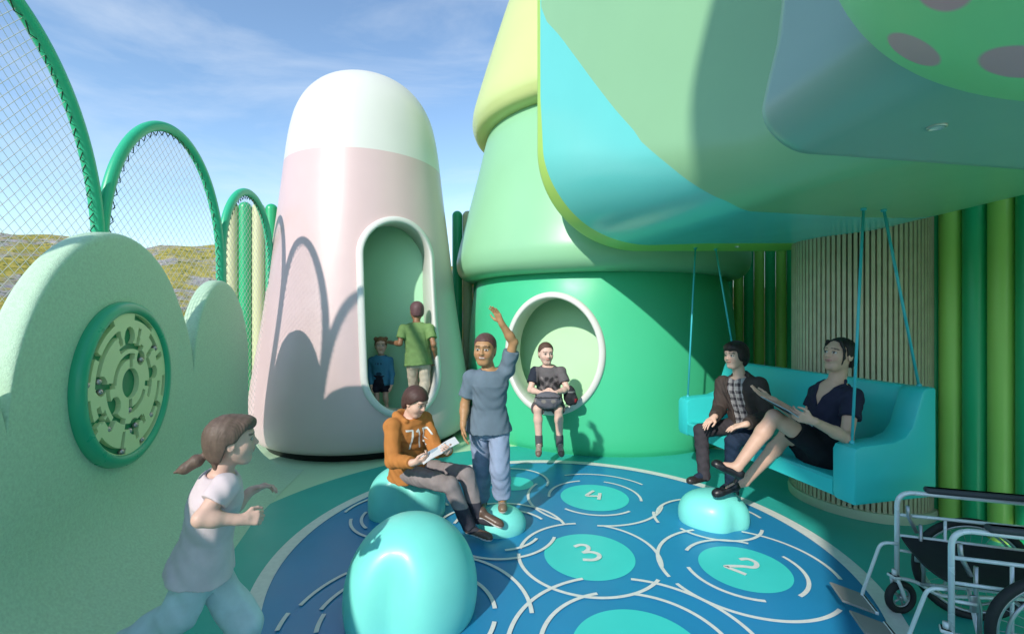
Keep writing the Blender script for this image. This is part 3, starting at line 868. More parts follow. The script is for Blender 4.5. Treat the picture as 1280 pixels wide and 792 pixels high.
    # seat sling and backrest
    us = np.linspace(0, 1, 12); vs = np.linspace(-.255, .255, 14)
    P = np.array([[W(.02+.70*u, v, .472-.045*(1-(v/.255)**2)-.01*u) for v in vs] for u in us]); Q = P-Zv*.012
    mb = MB().grid(P).grid(Q[::-1])
    mb.grid(np.stack([P[0], Q[0]])).grid(np.stack([Q[-1], P[-1]])); mb.build('seat_sling', M['black_cloth'], root)
    P = np.array([[W(.735+.02*u+.03*(1-(v/.255)**2), v, .50+.42*u) for v in vs] for u in us]); Q = P+Bk*.014
    mb = MB().grid(P[::-1]).grid(Q); mb.grid(np.stack([P[-1], Q[-1]])); mb.build('back_sling', M['black_cloth'], root)
    mb = MB(); mb.tube([W(.12, -.25, .20), W(.30, .25, .46)], .010, 8); mb.tube([W(.12, .25, .20), W(.30, -.25, .46)], .010, 8); mb.tube([W(.40, -.32, .30), W(.40, .32, .30)], .010, 10)
    mb.build('cross_brace', M['white_tube'], root)
wheelchair()
# ================================================================== people
def smin(a, b, k):
    if k <= 0: return np.minimum(a, b)
    h = np.maximum(k-np.abs(a-b), 0)/k
    return np.minimum(a, b)-h*h*k*.25
def smax(a, b, k): return -smin(-a, -b, k)

class Field:
    """a signed distance grid: shapes are blended into it, then its surface is meshed as one skin"""
    def __init__(s, lo, hi, res):
        s.lo = np.asarray(lo, float); s.res = res
        s.n = np.ceil((np.asarray(hi, float)-s.lo)/res).astype(int)+1
        s.a = np.full(s.n, .5, np.float32)
    def sub(s, lo, hi):
        i0 = np.clip(np.floor((np.asarray(lo)-s.lo)/s.res).astype(int), 0, s.n-1); i1 = np.clip(np.ceil((np.asarray(hi)-s.lo)/s.res).astype(int)+1, 1, s.n)
        sl = tuple(slice(a, max(a+1, b)) for a, b in zip(i0, i1))
        g = [s.lo[k]+s.res*np.arange(sl[k].start, sl[k].stop) for k in range(3)]
        return sl, g[0][:, None, None].astype(np.float32), g[1][None, :, None].astype(np.float32), g[2][None, None, :].astype(np.float32)
    def put(s, lo, hi, f, k, mode='add'):
        pad = k+2.5*s.res
        sl, X, Y, Z = s.sub(np.asarray(lo)-pad, np.asarray(hi)+pad)
        d = f(X, Y, Z); a = s.a[sl]
        s.a[sl] = smin(a, d, k) if mode == 'add' else smax(a, -d, k)
    def cap(s, p, q, r1, r2=None, k=.01, flat=False, mode='add', off=0):
        p = np.asarray(p, float); q = np.asarray(q, float); r2 = r1 if r2 is None else r2
        r1 += off; r2 += off; R = max(r1, r2); ab = q-p; L2 = ab@ab+1e-9; L = math.sqrt(L2)
        def f(X, Y, Z):
            x, y, z = X-p[0], Y-p[1], Z-p[2]
            t0 = (x*ab[0]+y*ab[1]+z*ab[2])/L2; t = np.clip(t0, 0, 1)
            d = np.sqrt((x-t*ab[0])**2+(y-t*ab[1])**2+(z-t*ab[2])**2)-(r1+(r2-r1)*t)
            if flat: d = np.maximum(d, (t0-1)*L)
            return d
        s.put(np.minimum(p, q)-R, np.maximum(p, q)+R, f, k, mode)
    def chain(s, pts, rs, k=.01, **kw):
        for a, b, r1, r2 in zip(pts[:-1], pts[1:], rs[:-1], rs[1:]): s.cap(a, b, r1, r2, k, **kw)
    def ell(s, c, r, ax=None, k=.01, mode='add'):
        c = np.asarray(c, float); r = np.asarray(r, float); A = np.eye(3) if ax is None else np.asarray(ax, float); m = r.min(); R = r.max()
        def f(X, Y, Z):
            x, y, z = X-c[0], Y-c[1], Z-c[2]
            u = [(x*A[i][0]+y*A[i][1]+z*A[i][2])/r[i] for i in range(3)]
            q = np.sqrt(u[0]**2+u[1]**2+u[2]**2)
            g = np.sqrt((u[0]/r[0])**2+(u[1]/r[1])**2+(u[2]/r[2])**2)+1e-9
            return q*(q-1)/g
        s.put(c-R, c+R, f, k, mode)
    def loft(s, p, q, side, st, k=.01, off=0, power=2.3):
        """elliptic trunk from p to q: st rows are (t, half width, half depth)"""
        p = np.asarray(p, float); q = np.asarray(q, float); u = q-p; L = np.linalg.norm(u); u /= L
        sd = np.asarray(side, float); sd = nrm(sd-u*(sd@u)); fr = np.cross(u, sd)
        st = np.asarray(st, float); R = st[:, 1:].max()+off
        def f(X, Y, Z):
            x, y, z = X-p[0], Y-p[1], Z-p[2]
            h = (x*u[0]+y*u[1]+z*u[2]); t = np.clip(h/L, 0, 1)
            a = np.interp(t, st[:, 0], st[:, 1]).astype(np.float32)+off; b = np.interp(t, st[:, 0], st[:, 2]).astype(np.float32)+off
            xx = np.abs(x*sd[0]+y*sd[1]+z*sd[2])/a; yy = np.abs(x*fr[0]+y*fr[1]+z*fr[2])/b
            d = ((xx**power+yy**power)**(1/power)-1)*np.minimum(a, b)
            return np.maximum(d, np.maximum(-h, h-L))
        s.put(np.minimum(p, q)-R, np.maximum(p, q)+R, f, k)
    def cut(s, f, k=.004):
        sl, X, Y, Z = s.sub(s.lo, s.lo+s.n*s.res)
        s.a[sl] = smax(s.a[sl], f(X, Y, Z), k)
    def wrinkle(s, amp, freq, seed=0):
        sl, X, Y, Z = s.sub(s.lo, s.lo+s.n*s.res)
        w = np.sin(freq*(X*.9+Z*1.6+.35*np.sin(9*Y+seed))+seed)*np.sin(freq*.63*(Y*1.3-Z*.9+.3*np.sin(11*X))+2*seed)+.5*np.sin(freq*1.7*(Z+X*.4-Y*.5)+seed*3+2*np.sin(8*X+6*Y))
        s.a += (amp*w).astype(np.float32)
    def mesh(s):
        a = s.a; I = a < 0
        c = np.zeros(tuple(k-1 for k in a.shape), np.uint8)
        for i in (0, 1):
            for j in (0, 1):
                for k in (0, 1): c += I[i:a.shape[0]-1+i, j:a.shape[1]-1+j, k:a.shape[2]-1+k]
        act = np.argwhere((c > 0) & (c < 8)); n = len(act)
        idx = np.full(c.shape, -1, np.int64); idx[tuple(act.T)] = np.arange(n)
        off = [(i, j, k) for i in (0, 1) for j in (0, 1) for k in (0, 1)]
        val = np.stack([a[act[:, 0]+o[0], act[:, 1]+o[1], act[:, 2]+o[2]] for o in off], 1)
        acc = np.zeros((n, 3)); cnt = np.zeros(n)
        for i, oi in enumerate(off):
            for j, oj in enumerate(off):
                if j > i and sum(abs(x-y) for x, y in zip(oi, oj)) == 1:
                    m = (val[:, i] < 0) != (val[:, j] < 0)
                    t = val[:, i]/(val[:, i]-val[:, j]+1e-12); p = np.array(oi)+(np.array(oj)-np.array(oi))*t[:, None]
                    acc[m] += p[m]; cnt[m] += 1
        V = s.lo+s.res*(act+acc/cnt[:, None])
        F = []
        for ax in range(3):
            sh = [slice(None)]*3; sh2 = [slice(None)]*3; sh[ax] = slice(0, -1); sh2[ax] = slice(1, None)
            A, B = I[tuple(sh)], I[tuple(sh2)]
            o1, o2 = [(ax+1) % 3, (ax+2) % 3]
            for flip, m in ((False, A & ~B), (True, ~A & B)):
                e = np.argwhere(m)
                e = e[(e[:, o1] > 0) & (e[:, o2] > 0) & (e[:, o1] < a.shape[o1]-1) & (e[:, o2] < a.shape[o2]-1)]
                def cell(d1, d2):
                    q = e.copy(); q[:, o1] -= d1; q[:, o2] -= d2; return idx[q[:, 0], q[:, 1], q[:, 2]]
                quad = np.stack([cell(1, 1), cell(0, 1), cell(0, 0), cell(1, 0)], 1)
                F.append(quad[:, ::-1] if flip else quad)
        F = np.concatenate(F); F = F[(F >= 0).all(1)]
        return V, F

# cloth and skin materials read their colour per vertex
mk('skin', (1, 1, 1), .48, vcol=True, var=.05, vscale=25, bump=.12, bscale=500, spec=.4)
mk('cloth', (1, 1, 1), .82, vcol=True, var=.10, vscale=14, bump=.45, bscale=420, spec=.2, bdist=.0015)
mk('denim', (1, 1, 1), .85, vcol=True, var=.22, vscale=9, bump=.5, bscale=380, spec=.2, bdist=.0015)
mk('hair', (1, 1, 1), .55, vcol=True, var=.22, vscale=40, bump=.3, bscale=130, spec=.35, bdist=.002)
mk('leather', (1, 1, 1), .38, vcol=True, var=.12, vscale=20)

class Person:
    def __init__(s, label, joints, S=1., skin=(.6, .36, .26), res=.006, base=(0, 0, 0)):
        s.J = {k: np.asarray(v, float) for k, v in joints.items()}; s.S = S; s.skin = skin; s.res = res
        s.root = thing('person', label, 'person', base)
        J = s.J
        P = np.array(list(J.values()))
        s.lo = P.min(0)-.26; s.hi = P.max(0)+.26
        s.side = nrm(J['shR']-J['shL']); s.top = J['neck']; s.bot = J['pelvis']
        s.up = nrm(s.top-s.bot); s.side = nrm(s.side-s.up*(s.side@s.up)); s.front = np.cross(s.up, s.side)
    # --- head frame
    def head(s, c, fwd, up, h):
        f = nrm(fwd); up = np.asarray(up, float); u = nrm(up-f*(up@f)); r = np.cross(f, u)
        s.H = (np.asarray(c, float), r, f, u, h)
        s.lo = np.minimum(s.lo, s.H[0]-.26); s.hi = np.maximum(s.hi, s.H[0]+.26)
    def hp(s, x, y, z): c, r, f, u, h = s.H; return c+(r*x+f*y+u*z)*h
    def hloc(s, P): c, r, f, u, h = s.H; d = (P-c)/h; return d@r, d@f, d@u
    def hands(s, **hd): s.HD = hd
    def field(s): return Field(s.lo, s.hi, s.res)
    STB = [(0, .115, .085), (.18, .165, .118), (.42, .142, .105), (.62, .152, .112), (.80, .168, .118), (.92, .14, .095), (1, .075, .065)]
    def trunk(s, F, off=0, t0=0, k=.02, widen=0):
        b = s.bot-s.up*.09*s.S; q = s.top
        st = np.array(s.STB); st[:, 1:] *= s.S; sw = np.linalg.norm(s.J['shR']-s.J['shL'])/2
        st[:, 1] *= min(1.25, max(.75, sw/(.175*s.S)))
        if t0 > 0:
            b2 = b+(q-b)*t0; tt = np.linspace(t0, 1, 14); st = np.array([[(t-t0)/(1-t0), np.interp(t, st[:, 0], st[:, 1]), np.interp(t, st[:, 0], st[:, 2])] for t in tt]); b = b2
        F.loft(b, q, s.side, st, k, off)
    def limbs(s, F, k=.018, off=0):
        J, S = s.J, s.S
        for d in 'LR':
            sh, el, wr = J['sh'+d], J['el'+d], J['wr'+d]
            F.cap(s.top-s.up*.07*S+(sh-s.top)*.35, sh, .06*S, .056*S, k+.01, off=off)
            F.cap(sh, el, .050*S, .040*S, k, off=off); F.cap(el, el+(wr-el)*.35, .040*S, .041*S, k, off=off); F.cap(el+(wr-el)*.3, wr, .041*S, .027*S, k, off=off)
    def legs(s, F, k=.02, off=0):
        J, S = s.J, s.S
        for d in 'LR':
            hp, kn, an = J['hip'+d], J['kn'+d], J['an'+d]
            F.cap(hp, kn, .082*S, .056*S, k, off=off); F.cap(kn, kn+(an-kn)*.3, .053*S, .055*S, k, off=off); F.cap(kn+(an-kn)*.28, an, .055*S, .036*S, k, off=off)
    def hand(s, F, d, aim, palm, curl=.5, spread=.12, thumb=.6, size=1., straight=()):
        """five fingers on a palm: aim = where the fingers point, palm = the way the palm faces"""
        w = s.J['wr'+d]; a = nrm(aim); n = np.asarray(palm, float); n = nrm(n-a*(n@a)); l = np.cross(a, n)   # l to one side
        if d == 'L': l = -l                                   # thumb side is +l
        z = s.S*size; r0 = max(.0086*z, s.res*1.15)
        F.cap(w-a*.01, w+a*.03*z, .026*z, .026*z, .012)
        for i, o in enumerate((.028, .0095, -.009, -.026)):
            kn = w+a*(.088-.004*abs(i-1))*z+l*o*z
            F.cap(w+a*.022*z+l*o*.55*z, kn, .0155*z, .0135*z, .010)
            ln = (.040, .045, .041, .032)[i]*z; c = 0 if i in straight else curl; p = kn; ang = .12 if i in straight else .25*curl
            dr = nrm(a+l*spread*(1.5-i)*.55)
            for j in range(3):
                ang += c*(.55, .75, .5)[j]; q = p+(dr*math.cos(ang)+n*math.sin(ang))*ln*(1, .68, .52)[j]
                F.cap(p, q, r0*(1.05-.1*j), r0*(.97-.1*j), .0035); p = q
        b = w+a*.028*z+l*.020*z; m = b+(l*.030+a*.026+n*.010)*z; t = m+nrm(a*.75+l*(.55-.6*thumb)+n*.45*thumb)*.032*z; e = t+nrm(a*.85+l*(.2-.6*thumb)+n*.6*thumb)*.026*z
        F.cap(b, m, .0155*z, .0125*z, .008); F.cap(m, t, max(.0112*z, r0), r0, .005); F.cap(t, e, r0, r0*.9, .004)
    def body(s, brow=(.05, .03, .02), lips=None, smile=False, eye=(.05, .03, .02), jaw=1., teeth=False, ears=True, nose=1., blush=0):
        F = s.field(); J, S = s.J, s.S; h = s.H[4]
        s.trunk(F); s.limbs(F); s.legs(F)
        for d in 'LR': F.cap(J['an'+d], J['an'+d]+(J['toe'+d]-J['an'+d])*.55, .034*S, .024*S, .02)
        F.cap(s.top-s.up*.04*S, s.hp(0, -.10, -.22), .062*S, .052*S, .02)
        ax = [s.H[1], s.H[2], s.H[3]]
        e = lambda c, r, k=.02, mode='add': F.ell(s.hp(*c), np.array(r)*h, ax, k*h/.23, mode)
        cp = lambda a, b, r1, r2, k=.02, mode='add': F.cap(s.hp(*a), s.hp(*b), r1*h, r2*h, k*h/.23, mode=mode)
        e((0, -.06, .13), (.335, .41, .36)); e((0, .09, -.15), (.27*jaw, .275, .33), .03); cp((-.05, .235, -.42), (.05, .235, -.42), .072, .072, .03)
        for q in (1, -1):
            e((.15*q, .20, -.13), (.12, .13, .13), .03)
            cp((.20*q*jaw, -.02, -.22), (.10*q, .18, -.40), .07, .06, .03)
            if ears:
                e((.335*q, -.04, -.03), (.035, .085, .135), .008); e((.365*q, -.015, -.02), (.022, .05, .085), .008, 'cut')
        cp((-.15, .315, .115), (.15, .315, .115), .05, .05, .03)
        for q in (1, -1): e((.135*q, .40, .015), (.085, .07, .055), .02, 'cut')
        for q in (1, -1): F.ell(s.hp(.135*q, .295, .012), np.array([.068]*3)*h, ax, .004)
        cp((0, .345, .05), (0, .425*nose, -.105), .026, .045, .012)
        for q in (1, -1): e((.042*q, .385, -.12), (.035, .04, .032), .012)
        cp((-.085, .335, -.225), (0, .362, -.215), .022, .026, .01); cp((.085, .335, -.225), (0, .362, -.215), .022, .026, .01); cp((-.06, .335, -.262), (.06, .335, -.262), .028, .028, .01)
        for d in 'LR':
            if d in s.HD: s.hand(F, d, **s.HD[d])
        V, Q = F.mesh()
        C = np.tile(np.array(s.skin), (len(V), 1)); x, y, z = s.hloc(V); hd = (np.abs(x) < .45) & (np.abs(y) < .6) & (np.abs(z) < .6)
        def paint(m, c, w=1.): C[m] = C[m]*(1-w)+np.array(c)*w
        lc = lips if lips is not None else (s.skin[0]*.85, s.skin[1]*.55, s.skin[2]*.55)
        for q in (1, -1):
            paint(hd & (((x-.15*q)/.11)**2+((z+.15)/.09)**2 < 1) & (y > .15), (s.skin[0]*1.02, s.skin[1]*.82, s.skin[2]*.8), .45)
            ex, ez = (x-.135*q), (z-.012); inn = hd & (y > .24)
            paint(inn & (np.abs(ex) < .074) & (ez < .046-5*ex**2) & (ez > -.036+5*ex**2), (.03, .02, .018), .8)
            paint(inn & (np.abs(ex) < .062) & (ez < .034-6*ex**2) & (ez > -.030+5*ex**2), (.58, .55, .52))
            paint(inn & (np.hypot(ex, ez) < .033), eye)
            paint(hd & (y > .22) & (np.abs(x-.14*q) < .095) & (np.abs(z-(.128-1.6*(x-.12*q)**2)) < .017), brow, .85)
        mouth = hd & (y > .26) & (np.abs(x) < .115) & (np.abs(z-(-.24+(1.4 if smile else .3)*x**2)) < (.048 if not teeth else .055)*np.sqrt(np.maximum(0, 1-(x/.12)**2)))
        paint(mouth, lc, .75)
        if teeth: paint(mouth & (np.abs(z-(-.238+1.4*x**2)) < .017) & (np.abs(x) < .075), (.62, .58, .54))
        else: paint(hd & (y > .26) & (np.abs(x) < .10) & (np.abs(z-(-.24+(1.4 if smile else .3)*x**2)) < .009), (s.skin[0]*.35, s.skin[1]*.18, s.skin[2]*.18), .8)
        if blush: pass
        return new_obj('body', V, Q, M['skin'], s.root, col=C)
    def hair(s, col, front=.30, nape=-.36, side=-.0, thick=.045, extra=None, wave=.02, fringe=None, freq=60, res=None):
        c, r, f, u, h = s.H
        F = Field(c-.62*h-.14, c+.62*h+.14, res or s.res*.8); ax = [r, f, u]
        F.ell(s.hp(0, -.065, .135), (np.array([.335, .41, .36])+thick)*h, ax, 0)
        F.ell(s.hp(0, -.16, -.10), (np.array([.30, .30, .34])+thick)*h, ax, .03)
        def region(X, Y, Z):
            x = ((X-c[0])*r[0]+(Y-c[1])*r[1]+(Z-c[2])*r[2])/h; y = ((X-c[0])*f[0]+(Y-c[1])*f[1]+(Z-c[2])*f[2])/h; z = ((X-c[0])*u[0]+(Y-c[1])*u[1]+(Z-c[2])*u[2])/h
            yb = np.array([-.6, -.22, -.10, .06, .12, .26, .6]); zb = np.array([nape, nape, side-.05, side, front-.16, front, front+.05])
            lim = np.interp(y, yb, zb)+wave*np.sin(26*x+5*z)
            return ((lim-z)*h*.8).astype(np.float32)
        F.cut(region, .008)
        if extra: extra(s, F, h)
        sl, X, Y, Z = F.sub(F.lo, F.lo+F.n*F.res)
        x = (X-c[0])*r[0]+(Y-c[1])*r[1]+(Z-c[2])*r[2]; y = (X-c[0])*f[0]+(Y-c[1])*f[1]+(Z-c[2])*f[2]
        F.a += (.0008*np.sin(freq*9*np.arctan2(x, y+.3*h)/6)+.0006*np.sin(freq*(x*2.1+y*3.0))).astype(np.float32)
        V, Q = F.mesh(); C = np.tile(np.array(col), (len(V), 1))
        return new_obj('hair', V, Q, M['hair'], s.root, col=C)
    def garment(s, name, build, col, mat='cloth', wr=(.0022, 45, 1.), res=None):
        F = Field(s.lo, s.hi, res or s.res); build(F)
        if wr: F.wrinkle(*wr)
        V, Q = F.mesh()
        C = col(V) if callable(col) else np.tile(np.array(col, float), (len(V), 1))
        return new_obj(name, V, Q, M[mat], s.root, col=C)
    def shoe(s, d, col, sole=(.7, .68, .64), up=(0, 0, 1), L=.25, mat='leather', heel=0, low=False, trim=None):
        S = s.S; an = s.J['an'+d]; toe = s.J['toe'+d]; up = nrm(up); a = nrm((toe-an)-up*((toe-an)@up)); sd = np.cross(a, up)
        L = L*S; t = toe; hl = toe-a*L*.78
        F = Field(np.minimum(an, toe)-.17, np.maximum(an, toe)+.17, s.res*.8)
        F.cap(hl+up*.012*S, hl+up*.03*S, .036*S, .034*S, .01); F.cap(hl+up*.012*S, t-a*.03*S, .036*S, .040*S, .015); F.cap(t-a*.05*S, t-a*.012*S, .041*S, .034*S, .012)
        if not low: F.cap(hl+up*.03*S, an+up*.012*S, .040*S, .043*S, .02, flat=True)
        else:
            F.cap(t-a*.075*S+up*.05*S, hl-a*.0*S+up*.07*S, .036*S, .032*S, .01, mode='cut')
        z0 = -.024*S
        F.cut(lambda X, Y, Z: (z0-((X-hl[0])*up[0]+(Y-hl[1])*up[1]+(Z-hl[2])*up[2])).astype(np.float32), .004)
        if heel: F.cap(hl-up*.01*S-a*.005, hl-up*(.01*S+heel)-a*.004, .020*S, .011*S, .006, flat=True)
        V, Q = F.mesh(); hgt = (V-hl)@up; C = np.tile(np.array(col, float), (len(V), 1))
        if sole is not None: C[hgt < -.006*S] = sole
        if trim is not None:
            q = (V-hl)@a; C[(np.abs(np.sin(q*170/S)) > .75) & (hgt > .0) & (np.abs((V-hl)@sd) < .045*S) & (q > L*.15) & (q < L*.62)] = trim
        return new_obj('shoe', V, Q, M[mat], s.root, col=C)

def trousers(s, F, cuff=.06, knee=.066, off=.012, t1=.97, waist=.46):
    J, S = s.J, s.S
    b = s.bot-s.up*.10*S; tq = s.top-b; q = b+tq*waist
    st = np.array([(0, .12, .09), (.4, .166, .118), (.75, .148, .105), (1, .13, .095)]); st[:, 1:] *= S
    F.loft(b, q, s.side, st, .02, min(off, .010))
    for d in 'LR':
        hp, kn, an = J['hip'+d], J['kn'+d], J['an'+d]
        F.cap(hp, kn, .086*S+off*.5, knee*S+off*.4, .018); F.cap(kn, kn+(an-kn)*t1, knee*S+off*.4, cuff*S, .014, flat=True)
def shorts(s, F, frac=.85, off=.018, flare=.085):
    J, S = s.J, s.S
    b = s.bot-s.up*.10*S; q = b+(s.top-b)*.42
    st = np.array([(0, .12, .09), (.4, .168, .122), (1, .15, .11)]); st[:, 1:] *= S
    F.loft(b, q, s.side, st, .02, off)
    for d in 'LR':
        hp, kn = J['hip'+d], J['kn'+d]; F.cap(hp, hp+(kn-hp)*frac, .088*S+off*.4, flare*S, .015, flat=True)
def shirt(s, F, sleeve=.62, off=.014, t0=.12, cuff=.062, long=False, hem=0, sk=.054, neck=.075):
    J, S = s.J, s.S
    s.trunk(F, off, t0, .012)
    if hem:
        b = s.bot-s.up*.09*S; p = b+(s.top-b)*t0; st = np.array([(0, .184+hem, .142+hem), (.4, .166, .126), (.75, .14, .10), (1, .09, .06)]); st[:, 1:] *= S
        F.loft(p, b+(s.top-b)*(t0+.42), s.side, st, .02, off)
    for d in 'LR':
        sh, el, wr = J['sh'+d], J['el'+d], J['wr'+d]
        F.cap(s.top-s.up*.075*S+(sh-s.top)*.35, sh, .062*S, .058*S, .03, off=off*.8)
        if long:
            F.cap(sh, el, .056*S, .050*S, .014, off=off*.7); F.cap(el, el+(wr-el)*.93, .050*S, .038*S, .012, off=off*.6, flat=True)
        else: F.cap(sh, sh+(el-sh)*sleeve, sk*S+off*.8, cuff*S+off*.3, .014, flat=True)
    # neck opening
    n = s.top; F.cap(n-s.up*.008*S, n+s.up*.12*S, neck*S, neck*S*1.25, .006, mode='cut')

def sock(p, d, col):
    J, S = p.J, p.S; an, kn, toe = J['an'+d], J['kn'+d], J['toe'+d]
    def f(F):
        F.cap(an+(kn-an)*.22, an, .044*S, .043*S, .01); F.cap(an, an+(toe-an)*.5, .042*S, .032*S, .01)
    p.garment('sock', f, col, 'cloth', None)
def on_surface(obj_list, o, d):
    """first hit of a ray on freshly built meshes (world space)"""
    best = None
    for ob in obj_list:
        if '_bvh' not in CACHE.get(ob.name, {}):
            me = ob.data; n = len(me.vertices); co = np.zeros(n*3); me.vertices.foreach_get('co', co)
            CACHE[ob.name] = {'_bvh': BVHTree.FromPolygons(co.reshape(-1, 3).tolist(), [list(p.vertices) for p in me.polygons])}
        h = CACHE[ob.name]['_bvh'].ray_cast(Vector(o), Vector(d))
        if h[0] is not None and (best is None or h[3] < best[1]): best = (np.array(h[0]), h[3], np.array(h[1]))
    return best
CACHE = {}
def print_strokes(name, cloth, center, right, up, front, strokes, w, mat, parent):
    """printed lettering laid on a garment, following its folds"""
    mb = MB()
    for st in strokes:
        P = []
        for a, b in zip(st[:-1], st[1:]):
            a, b = np.array(a), np.array(b); n = max(2, int(np.linalg.norm(b-a)/.008)); P += [a+(b-a)*i/n for i in range(n)]
        P.append(np.array(st[-1])); P = np.array(P); T = np.gradient(P, axis=0); T /= np.linalg.norm(T, axis=1)[:, None]+1e-9; Nn = np.stack([-T[:, 1], T[:, 0]], 1)
        G = []
        for side_ in (1, 0, -1):
            row = []
            for p, nn in zip(P, Nn):
                q = p+nn*side_*w/2; o = center+right*q[0]+up*q[1]+front*.19
                h = on_surface([cloth], o, -front); row.append(h[0]+h[2]*.0025 if h else V3(np.nan, 0, 0))
            G.append(row)
        G = np.array(G); ok = ~np.isnan(G).any((0, 2))
        if ok.sum() > 2: mb.grid(G[:, ok])
    o = mb.build(name, mat, cloth); return o
def rightof(f): return nrm([f[1], -f[0], 0])

def girl_running():
    f = nrm([.85, .52, 0]); r = rightof(f); neck = at(277, 592, 2.08); pel = at(250, 708, 2.1)
    J = dict(neck=neck, pelvis=pel, shR=at(281, 609, 1.97), shL=at(279, 609, 2.20), elR=at(251, 648, 1.88), wrR=at(300, 649, 1.95), elL=at(287, 640, 2.30), wrL=at(314, 613, 2.36),
             hipR=pel+r*.075, hipL=pel-r*.075, knR=at(222, 768, 2.0), anR=at(150, 812, 1.97), toeR=at(160, 846, 1.98), knL=at(306, 778, 2.16), anL=V3(-1.34, 2.2, .09), toeL=V3(-1.20, 2.29, .03))
    p = Person('girl running beside the mint wall in a pale tee and pale teal trousers', J, .78, (.66, .42, .34), .0048, (-1.34, 2.2, 0))
    p.head(at(291, 550, 2.09), f+V3(0, 0, .03), (0, 0, 1), .222)
    p.hands(R=dict(aim=f+V3(0, 0, -.1), palm=V3(-.3, .5, -.3), curl=1.1, size=1.), L=dict(aim=f+V3(0, 0, .25), palm=V3(0, -.5, -.8), curl=.75))
    p.body(brow=(.10, .06, .04), eye=(.03, .02, .02), jaw=.95, lips=(.5, .26, .22))
    def pony(s, F, h):
        F.ell(s.hp(0, .235, .34), np.array([.28, .20, .13])*h, [s.H[1], s.H[2], s.H[3]], .03)
        F.chain([s.hp(0, -.40, -.18), s.hp(0, -.50, -.24), s.hp(0, -.62, -.30), s.hp(0, -.82, -.42), s.hp(0, -.98, -.46)], np.array([.085, .06, .12, .10, .02])*h, .01)
        F.ell(s.hp(0, -.30, -.42), np.array([.13, .07, .20])*h, [s.H[1], s.H[2], s.H[3]], .02)
    p.hair((.135, .09, .07), front=.26, nape=-.36, side=.02, thick=.05, extra=pony, wave=.0)
    p.garment('trousers', lambda F: trousers(p, F, .088, .092, .018, 1.0), (.52, .62, .66), 'denim', (.0045, 24, .5))
    p.garment('shirt', lambda F: shirt(p, F, .50, .016, .13, .066, hem=.018), (.66, .55, .58), 'cloth', (.003, 26, 2.))
    for d in 'RL': p.shoe(d, (.65, .62, .60), up=((0, 0, 1) if d == 'L' else nrm(V3(-.8, -.4, .5))), L=.24)
girl_running()

def boy_reading():
    f = nrm([.76, -.65, 0]); r = rightof(f); neck = at(511, 520, 3.86); pel = at(513, 585, 3.98)
    J = dict(neck=neck, pelvis=pel, shR=neck+r*.165+V3(0, 0, -.055), shL=neck-r*.165+V3(0, 0, -.055), elR=at(491, 576, 3.63), wrR=at(516, 578, 3.46), elL=at(545, 563, 3.83), wrL=at(561, 562, 3.60),
             hipR=pel+r*.09+V3(0, 0, -.01), hipL=pel-r*.09+V3(0, 0, -.01), knR=at(563, 606, 3.64), anR=at(588, 661, 3.64), toeR=at(613, 672, 3.58), knL=at(583, 592, 3.80), anL=at(598, 648, 3.74), toeL=at(627, 656, 3.68))
    p = Person('boy in an orange hoodie sitting on a turquoise stone reading a magazine', J, .9, (.70, .44, .34), .0058, (-.88, 3.95, .43))
    hf = nrm([.82, -.45, -.38])
    p.head(at(520, 502, 3.83), hf, (0, 0, 1), .235)
    p.hands(R=dict(aim=V3(.9, .15, .15), palm=V3(-.1, .6, .5), curl=.9), L=dict(aim=V3(.1, -.8, .1), palm=V3(-.7, .1, .5), curl=.9))
    p.body(brow=(.06, .03, .02), lips=(.55, .28, .25))
    p.hair((.075, .035, .03), front=.20, nape=-.34, side=-.03, thick=.075, wave=.012)
    tr = lambda V: np.where((V[:, 2] < .30)[:, None], np.array([[.045, .045, .06]]), np.array([[.25, .215, .215]]))
    p.garment('trousers', lambda F: trousers(p, F, .058, .068, .012), tr, 'denim', (.003, 38, .3))
    def hoodie(F):
        shirt(p, F, off=.022, t0=.06, long=True, hem=.012, neck=.062)
        n = p.top; F.chain([n+r*.075+f*.06-V3(0, 0, .02), n+r*.095-f*.04+V3(0, 0, .015), n-f*.105+V3(0, 0, .0), n-r*.095-f*.04+V3(0, 0, .015), n-r*.075+f*.06-V3(0, 0, .02)], [.022, .034, .045, .034, .022], .02)
    h = p.garment('hoodie', hoodie, (.47, .185, .05), 'cloth', (.0035, 36, 1.3))
    up = nrm(p.up); ct = p.top-p.up*.155
    st = [[(-.105, .075), (-.045, .075), (-.085, -.085)], [(-.016, .058), (.008, .077), (.008, -.085)], [(.052, .075), (.098, .075), (.098, -.085), (.052, -.085), (.052, .082)]]
    print_strokes('lettering', h, ct, -r, up, p.front, st, .015, M['paint_white'], h)
    for d in 'RL': p.shoe(d, (.11, .065, .045), sole=(.72, .68, .64), up=V3(.15, 0, 1) if d == 'R' else V3(.35, 0, 1), L=.27)
    for d in 'LR': sock(p, d, (.04, .04, .05))
    # magazine in his hands
    a = at(529, 580, 3.43); b = at(574, 553, 3.52); u = nrm(b-a); v = nrm(V3(-.5, .8, .02)); v = nrm(v-u*(v@u)); w = np.cross(u, v); L = np.linalg.norm(b-a)
    o = a+v*.0
    root = thing('magazine', 'open picture magazine held by the boy in the orange hoodie', 'magazine', tuple(o))
    for k, (x0, x1, bend) in enumerate(((0, .5, 1), (.5, 1, -1))):
        us = np.linspace(x0, x1, 10); P = np.array([[o+u*L*x+v*.135*y+w*(.006*math.sin(PI*(x-x0)/(x1-x0))) for y in np.linspace(0, 1, 12)] for x in us]); Q = P-w*.004
        MB().grid(P).grid(Q[::-1]).grid(np.stack([P[:, 0], Q[:, 0]])).grid(np.stack([P[:, -1], Q[:, -1]])).build('page', M['page'], root)
m_ = mat('page', (.62, .64, .66), .45, var=.02)
